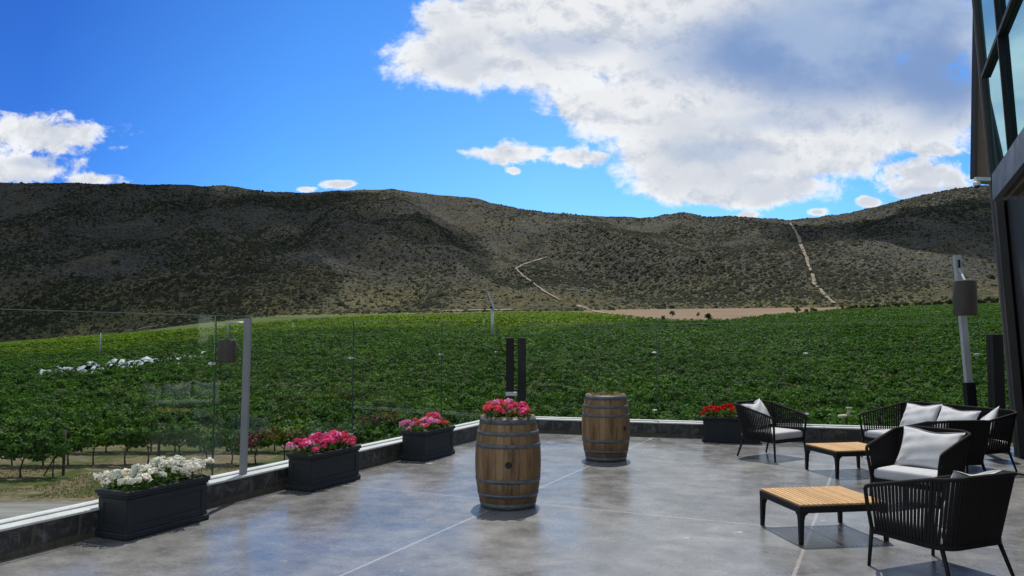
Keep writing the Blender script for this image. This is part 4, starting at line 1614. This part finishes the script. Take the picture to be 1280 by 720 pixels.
# ------------------------------------------------------------------ far trees
def tree(label, px, ybot, hpx, wpx, group=None):
    p = Vector(surf_hit(px, ybot))
    h, w = hpx * p.y / F, wpx * p.y / F
    t = thing("tree", label, "tree", p, 0, group)
    tk = MB()
    tk.tube([(0, 0, -.2), (w * .03, 0, h * .35), (-w * .02, 0, h * .7)], [h * .05, h * .035, h * .015], 7)
    for k in range(4):
        a = k * 1.7
        tk.tube([(w * .02, 0, h * .3), (math.cos(a) * w * .28, math.sin(a) * w * .28, h * .62)], [h * .022, h * .008], 5)
    tk.build("trunk", MAT["bark"], t)
    n = 260
    lobes = np.stack([rng.uniform(-.32, .32, 9) * w, rng.uniform(-.32, .32, 9) * w, rng.uniform(.32, .82, 9) * h], 1)
    li = rng.integers(0, 9, n)
    d = rng.normal(size=(n, 3)); d /= np.linalg.norm(d, axis=1, keepdims=True)
    C = lobes[li] + d * np.array([.24 * w, .24 * w, .19 * h]) * rng.uniform(.5, 1.05, (n, 1))
    C[:, 2] = np.maximum(C[:, 2], .06 * h)
    mesh_np("crown", *leaf_quads(C, d + rng.normal(size=(n, 3)) * .5, rng.uniform(.10, .17, n) * w), MAT["treeleaf"], t)
    return t


TL = [(887, 402.5, 11, 14, "largest dark round tree at the lower edge of the bare brown field"),
      (829, 402, 8, 9, "small dark bushy tree left of the tree standing in the bare brown field"),
      (840, 396, 9, 8, "dark tree in the left part of the bare brown field, above a bushy one"),
      (872, 396, 6, 5, "slim small tree left of the largest round tree in the brown field"),
      (997, 393, 11, 9, "dark tree at the right end of the brown field next to the pale hill track"),
      (657, 410, 5, 8, "low dark bush in the green field above the pair of black posts"),
      (498, 392, 4.5, 7, "dark bush beside the pale track at the hill foot left of the frost fan"),
      (675, 392, 4.5, 5, "small dark bush at the foot of the hills right of the frost fan")]
for px, yb, h, w, lab in TL:
    tree(lab, px, yb, h, w)
for px, yb, h, w in [(1008, 392, 6, 7), (1017, 391, 7, 9), (1053, 390, 13, 6), (1062, 389, 7, 9), (1068, 389, 9, 10), (1078, 389, 8, 9), (1088, 388, 7, 10), (1096, 388, 10, 11), (1108, 387, 9, 11), (1120, 387, 9, 12), (1134, 386, 8, 11),
                     (1147, 385, 9, 12), (1160, 385, 9, 12), (1172, 384, 10, 14), (1186, 383, 9, 13), (1228, 383, 11, 16), (1242, 382, 12, 17)]:
    tree("dark low tree in the line along the top right edge of the vineyard", px, yb, h, w, "trees in the line along the foot of the hills")

# ------------------------------------------------------------------ hillside scrub
n = 180000
a = rng.uniform(-1.02, 1.02, n)
Yh = 552 + (1150 - 552) * rng.random(n) ** .85
X = a * Yh
dens = fbm(X / 90, Yh / 90, 4) + .25 * (fbm(X / 300, Yh / 300, 2) - .5)
keep = rng.random(n) < np.clip((dens - .24) * 2.3, .16, 1)
X, Yh, dens = X[keep], Yh[keep], dens[keep]
Zh = hill_z(X, Yh)
n3_ = 1500
a3 = rng.uniform(-.45, .74, n3_); Y3 = 556 - 60 * rng.random(n3_) ** 2.2
k3 = ~infield(a3 * Y3, Y3) & ((a3 < .13) | (a3 > .46) | (Y3 > 548))
X = np.concatenate([X, (a3 * Y3)[k3]]); Yh = np.concatenate([Yh, Y3[k3]])
Zh = np.concatenate([Zh, ground_z((a3 * Y3)[k3], Y3[k3])]); dens = np.concatenate([dens, np.full(k3.sum(), .5)])
n = len(X)
r = rng.lognormal(np.log(.82), .46, n) * (.7 + .8 * (dens - .3))
r = np.clip(r, .4, 3.4)
phi = (1 + 5 ** .5) / 2
bv = np.array([(math.cos(k * PI / 3), math.sin(k * PI / 3), 0) for k in range(6)] + [(.62 * math.cos(k * PI / 3 + .5), .62 * math.sin(k * PI / 3 + .5), .72) for k in range(6)] + [(0, 0, 1)])
bf = [(k, (k + 1) % 6, 6 + k) for k in range(6)] + [((k + 1) % 6, 6 + (k + 1) % 6, 6 + k) for k in range(6)] + [(6 + k, 6 + (k + 1) % 6, 12) for k in range(6)]
bf = np.array(bf)
base = np.stack([X, Yh, Zh - .35 * r], 1)
ja = rng.uniform(.65, 1.3, (n, 13, 3))
VV = base[:, None, :] + bv[None] * ja * r[:, None, None] * np.array([1.15, 1.15, 1.25])
FF = (np.arange(n) * 13)[:, None, None] + bf[None]
o = mesh_np("hillside_scrub", VV.reshape(-1, 3), FF.reshape(-1, 3), MAT["scrub"])
tag(o, "dark dry scrub bushes dotted all over the hillsides", "scrub", kind="stuff")
print("scrub", n)

# ------------------------------------------------------------------ sky
SUN_EL, SUN_AZ = R(66), R(7)
w = bpy.data.worlds.new("World")
scene.world = w
w.use_nodes = True
nt = w.node_tree
bg = nt.nodes["Background"]
sky = nd(nt, "ShaderNodeTexSky", None, sky_type="NISHITA")
sky.sun_disc = False
sky.sun_elevation = SUN_EL
sky.sun_rotation = SUN_AZ
sky.altitude = 1800
sky.air_density = 1.0
sky.dust_density = .3
sky.ozone_density = 2.0
skyc = nd(nt, "ShaderNodeHueSaturation", {"Hue": .5, "Saturation": 1.12, "Value": 1.6, "Color": sky.outputs[0]}).outputs[0]
_piv = Vector((.16, 1.0, .17)).normalized()
_ca = nd(nt, "ShaderNodeVectorMath", {0: nd(nt, "ShaderNodeTexCoord").outputs["Generated"], 1: tuple(_piv)}, operation="DOT_PRODUCT").outputs[1]
_ang = math_(nt, "ARCCOSINE", _ca)
skyc = mixc(nt, 1.0, skyc, ramp(nt, math_(nt, "DIVIDE", _ang, R(60)), [(.12, (.64, 1.0, 1.27)), (.42, (.39, .77, 1.13)), (.66, (.17, .40, .82)), (.80, (.16, .38, .76)), (1.0, (.62, .66, .66))]), "MULTIPLY")
dirv = nd(nt, "ShaderNodeTexCoord").outputs["Generated"]
sp = nd(nt, "ShaderNodeSeparateXYZ", {0: dirv})
yy = math_(nt, "MAXIMUM", sp.outputs[1], .06)
pa = math_(nt, "DIVIDE", sp.outputs[0], yy)
pe = math_(nt, "DIVIDE", sp.outputs[2], yy)
P = nd(nt, "ShaderNodeCombineXYZ", {0: pa, 1: pe, 2: 0.0}).outputs[0]
warp = nd(nt, "ShaderNodeTexNoise", {"Vector": P, "Scale": 7.0, "Detail": 3.0}).outputs[1]
wv = nd(nt, "ShaderNodeVectorMath", {0: warp, 1: (.5, .5, .5)}, operation="SUBTRACT").outputs[0]
Pw = nd(nt, "ShaderNodeVectorMath", {0: wv, 1: (.045, .03, 0), 2: P}, operation="MULTIPLY_ADD").outputs[0]


def ellipses(lst, vec):
    out = None
    for (cx, cy, rx, ry) in lst:
        a, e = slope(cx, cy)
        a2 = slope(cx + rx, cy)[0]; e2 = slope(cx, cy - ry)[1]
        ia, ie = 1 / (a2 - a), 1 / (e2 - e)
        v = nd(nt, "ShaderNodeVectorMath", {0: vec, 1: (ia, ie, 0), 2: (-a * ia, -e * ie, 0)}, operation="MULTIPLY_ADD").outputs[0]
        d = nd(nt, "ShaderNodeVectorMath", {0: v}, operation="LENGTH").outputs[1]
        out = d if out is None else nd(nt, "ShaderNodeMath", {0: out, 1: d, 2: .25}, operation="SMOOTH_MIN").outputs[0]
    return out


BIG = [(585, 70, 95, 42), (640, 30, 120, 75), (760, 20, 200, 95), (940, 20, 330, 120), (930, 110, 210, 75), (800, 135, 120, 42), (870, 190, 115, 62),
       (920, 235, 135, 26), (1080, 130, 160, 62), (1000, 190, 130, 40)]
SMALL = [(640, 190, 52, 13), (722, 194, 46, 13), (646, 211, 11, 5), (1155, 225, 72, 26), (1150, 187, 66, 10), (1087, 254, 18, 7), (1022, 267, 14, 5),
         (40, 170, 92, 25), (15, 213, 80, 19), (112, 222, 48, 9), (424, 233, 17, 6), (382, 238, 13, 4), (543, 11, 13, 5), (935, 268, 20, 5)]
dbig, dsml = ellipses(BIG, Pw), ellipses(SMALL, Pw)
Pn = nd(nt, "ShaderNodeMapping", {0: P, 3: (1, 1.35, 1)}).outputs[0]
nz = nd(nt, "ShaderNodeTexNoise", {"Vector": Pn, "Scale": 13.0, "Detail": 8.0, "Roughness": .66, "Distortion": .25}, noise_dimensions="2D").outputs[0]
vb = nd(nt, "ShaderNodeTexVoronoi", {"Vector": nd(nt, "ShaderNodeVectorMath", {0: wv, 1: (.03, .03, 0), 2: Pn}, operation="MULTIPLY_ADD").outputs[0], "Scale": 19.0, "Detail": 3.0, "Roughness": .6, "Lacunarity": 2.2}, feature="F1", normalize=True, voronoi_dimensions="2D").outputs[0]
bil = math_(nt, "SUBTRACT", .36, vb)
nzf = nd(nt, "ShaderNodeTexNoise", {"Vector": Pn, "Scale": 30.0, "Detail": 8.0, "Roughness": .62, "Distortion": .3}, noise_dimensions="2D").outputs[0]
dens = math_(nt, "ADD", math_(nt, "MULTIPLY", math_(nt, "SUBTRACT", 1.0, dbig), 1.6), math_(nt, "ADD", math_(nt, "MULTIPLY", math_(nt, "SUBTRACT", nz, .5), 1.5), math_(nt, "MULTIPLY", bil, .9)))
dens2 = math_(nt, "ADD", math_(nt, "SUBTRACT", .92, dsml), math_(nt, "ADD", math_(nt, "MULTIPLY", math_(nt, "SUBTRACT", nzf, .5), 1.7), math_(nt, "MULTIPLY", bil, 1.2)))
dens = math_(nt, "MAXIMUM", dens, dens2)
alpha = sstep(nt, dens, -.20, .36)
# clouds in the rest of the sky, behind and above the photographed part
nb_ = nd(nt, "ShaderNodeTexNoise", {"Vector": dirv, "Scale": 2.4, "Detail": 8.0, "Roughness": .58}).outputs[0]
a_back = sstep(nt, nb_, .45, .60)
outf = math_(nt, "MAXIMUM", sstep(nt, sp.outputs[1], .75, .45), math_(nt, "MULTIPLY", sstep(nt, pe, .62, .95), .9))
alpha = math_(nt, "ADD", math_(nt, "MULTIPLY", alpha, math_(nt, "SUBTRACT", 1.0, outf)), math_(nt, "MULTIPLY", a_back, outf), clamp=True)
# light and dark within the clouds
shd = ellipses([(1080, 70, 210, 85), (960, 60, 150, 55), (1170, 90, 110, 70), (1120, 20, 190, 50)], Pw)
shd2 = ellipses([(905, 186, 75, 17), (700, 55, 90, 22), (1000, 150, 120, 22), (60, 205, 60, 8), (40, 228, 70, 8), (1160, 245, 60, 8)], Pw)
n2 = nd(nt, "ShaderNodeTexNoise", {"Vector": Pn, "Scale": 7.0, "Detail": 4.0, "Roughness": .5}, noise_dimensions="2D").outputs[0]
Poff = nd(nt, "ShaderNodeVectorMath", {0: Pn, 1: (.004, .022, 0)}, operation="ADD").outputs[0]
nzo = nd(nt, "ShaderNodeTexNoise", {"Vector": Poff, "Scale": 13.0, "Detail": 8.0, "Roughness": .66, "Distortion": .25}, noise_dimensions="2D").outputs[0]
vbo = nd(nt, "ShaderNodeTexVoronoi", {"Vector": nd(nt, "ShaderNodeVectorMath", {0: wv, 1: (.03, .03, 0), 2: Poff}, operation="MULTIPLY_ADD").outputs[0], "Scale": 19.0, "Detail": 3.0, "Roughness": .6, "Lacunarity": 2.2}, feature="F1", normalize=True, voronoi_dimensions="2D").outputs[0]
rel = math_(nt, "ADD", math_(nt, "SUBTRACT", nz, nzo), math_(nt, "MULTIPLY", math_(nt, "SUBTRACT", vbo, vb), .6))
dark = sstep(nt, math_(nt, "ADD", math_(nt, "SUBTRACT", 1.0, shd), math_(nt, "MULTIPLY", math_(nt, "SUBTRACT", n2, .5), .7)), -.45, .75)
dark2 = math_(nt, "MULTIPLY", sstep(nt, math_(nt, "ADD", math_(nt, "SUBTRACT", 1.0, shd2), math_(nt, "MULTIPLY", math_(nt, "SUBTRACT", n2, .5), 1.2)), -.3, .6), .45)
dark = math_(nt, "MAXIMUM", dark, dark2)
thick = sstep(nt, dens, .05, .75)
SKYK = .10
lit = mixc(nt, thick, (9.3, 9.6, 9.9), (8.4, 8.55, 8.8))
soft = nd(nt, "ShaderNodeTexNoise", {"Vector": Pn, "Scale": 6.0, "Detail": 5.0, "Roughness": .55}, noise_dimensions="2D").outputs[0]
lit = mixc(nt, math_(nt, "MULTIPLY", sstep(nt, soft, .42, .68), thick), lit, (6.6, 7.0, 7.7))
ccol = mixc(nt, dark, lit, (1.9, 3.1, 5.9))
shade = math_(nt, "ADD", math_(nt, "MULTIPLY", rel, -4.0), .12, clamp=True)
lit = mixc(nt, math_(nt, "MULTIPLY", shade, .85), lit, (5.6, 6.1, 7.0))
dk = mixc(nt, sstep(nt, soft, .40, .66), (2.2, 3.4, 6.0), (3.5, 4.7, 6.9))
ccol = mixc(nt, dark, lit, dk)
final = mixc(nt, alpha, skyc, ccol)
nt.links.new(final, bg.inputs[0])
bg.inputs[1].default_value = SKYK
w.cycles.sampling_method = "MANUAL"
w.cycles.sample_map_resolution = 1024

s = Vector((math.sin(SUN_AZ) * math.cos(SUN_EL), math.cos(SUN_AZ) * math.cos(SUN_EL), math.sin(SUN_EL)))
sl_ = bpy.data.lights.new("sun", "SUN")
sl_.energy = 4.2
sl_.angle = R(.53)
sl_.color = (1.0, .95, .87)
so = bpy.data.objects.new("sun", sl_)
link(so)
so.rotation_euler = (-s).to_track_quat('-Z', 'Y').to_euler()

# clouds overhead, above the frame, whose shadows lie on the hills and the vines
def mat_cloud():
    m, nt, b = newmat("cloud_white")
    setin(nt, b, Base_Color=(.9, .9, .9), Roughness=1.0)
    b.inputs["Specular IOR Level"].default_value = 0
    tr = nd(nt, "ShaderNodeBsdfTransparent")
    mx = nd(nt, "ShaderNodeMixShader", {0: .64, 1: b.outputs[0], 2: tr.outputs[0]})
    nt.links.new(mx.outputs[0], nt.nodes["Material Output"].inputs[0])
    return m
MAT["cloud"] = mat_cloud()
def cloud(x, y, wx, wy, n, alt=900.0, rot=0.0, rmin=.16, rmax=.34):
    """cumulus of overlapping puffs above the ground point (x, y) as the sun sees it"""
    k = (alt - 40) / s.z
    cx, cy_ = x + s.x * k, y + s.y * k
    m = MB()
    for i in range(n):
        a, q = random.uniform(0, 2 * PI), math.sqrt(random.random())
        px, py = math.cos(a) * q * wx / 2, math.sin(a) * q * wy / 2
        r = random.uniform(rmin, rmax) * min(wx, wy) * (1.15 - .6 * q)
        prof = [(r * math.cos(t_ * PI / 2 / 5), r * .6 * math.sin(t_ * PI / 2 / 5)) for t_ in range(-2, 6)]
        prof = [(0.0, prof[0][1])] + prof
        m.lathe(prof, 14, Matrix.Rotation(rot, 4, 'Z') @ Matrix.Translation((px, py, random.uniform(0, 20))))
    o = m.build("cloud", MAT["cloud"])
    o.location = (cx, cy_, alt)
    return tag(o, kind="structure")
cloud(-640, 770, 620, 640, 66, rmin=.16, rmax=.34)
cloud(-330, 770, 460, 520, 13, rmin=.22, rmax=.40)
cloud(480, 850, 280, 330, 22, rot=.5, rmin=.2, rmax=.42)

# ------------------------------------------------------------------ camera and render
cam = bpy.data.cameras.new("camera")
cam.sensor_width = 36
cam.lens = F / 1280 * 36
cam.clip_start = .1
cam.clip_end = 6000
co_ = bpy.data.objects.new("camera", cam)
link(co_)
co_.location = (0, 0, CAMZ)
co_.rotation_euler = (PI / 2 + TH, 0, 0)
scene.camera = co_
scene.view_settings.view_transform = "Standard"
scene.view_settings.look = "None"
scene.view_settings.gamma = 1
scene.view_settings.use_curve_mapping = False
scene.view_settings.exposure = 0.0
scene.render.engine = "CYCLES"
cy = scene.cycles
cy.max_bounces = 8
cy.diffuse_bounces = 3
cy.glossy_bounces = 4
cy.transmission_bounces = 4
cy.transparent_max_bounces = 32
cy.use_denoising = True
cy.sample_clamp_indirect = 8
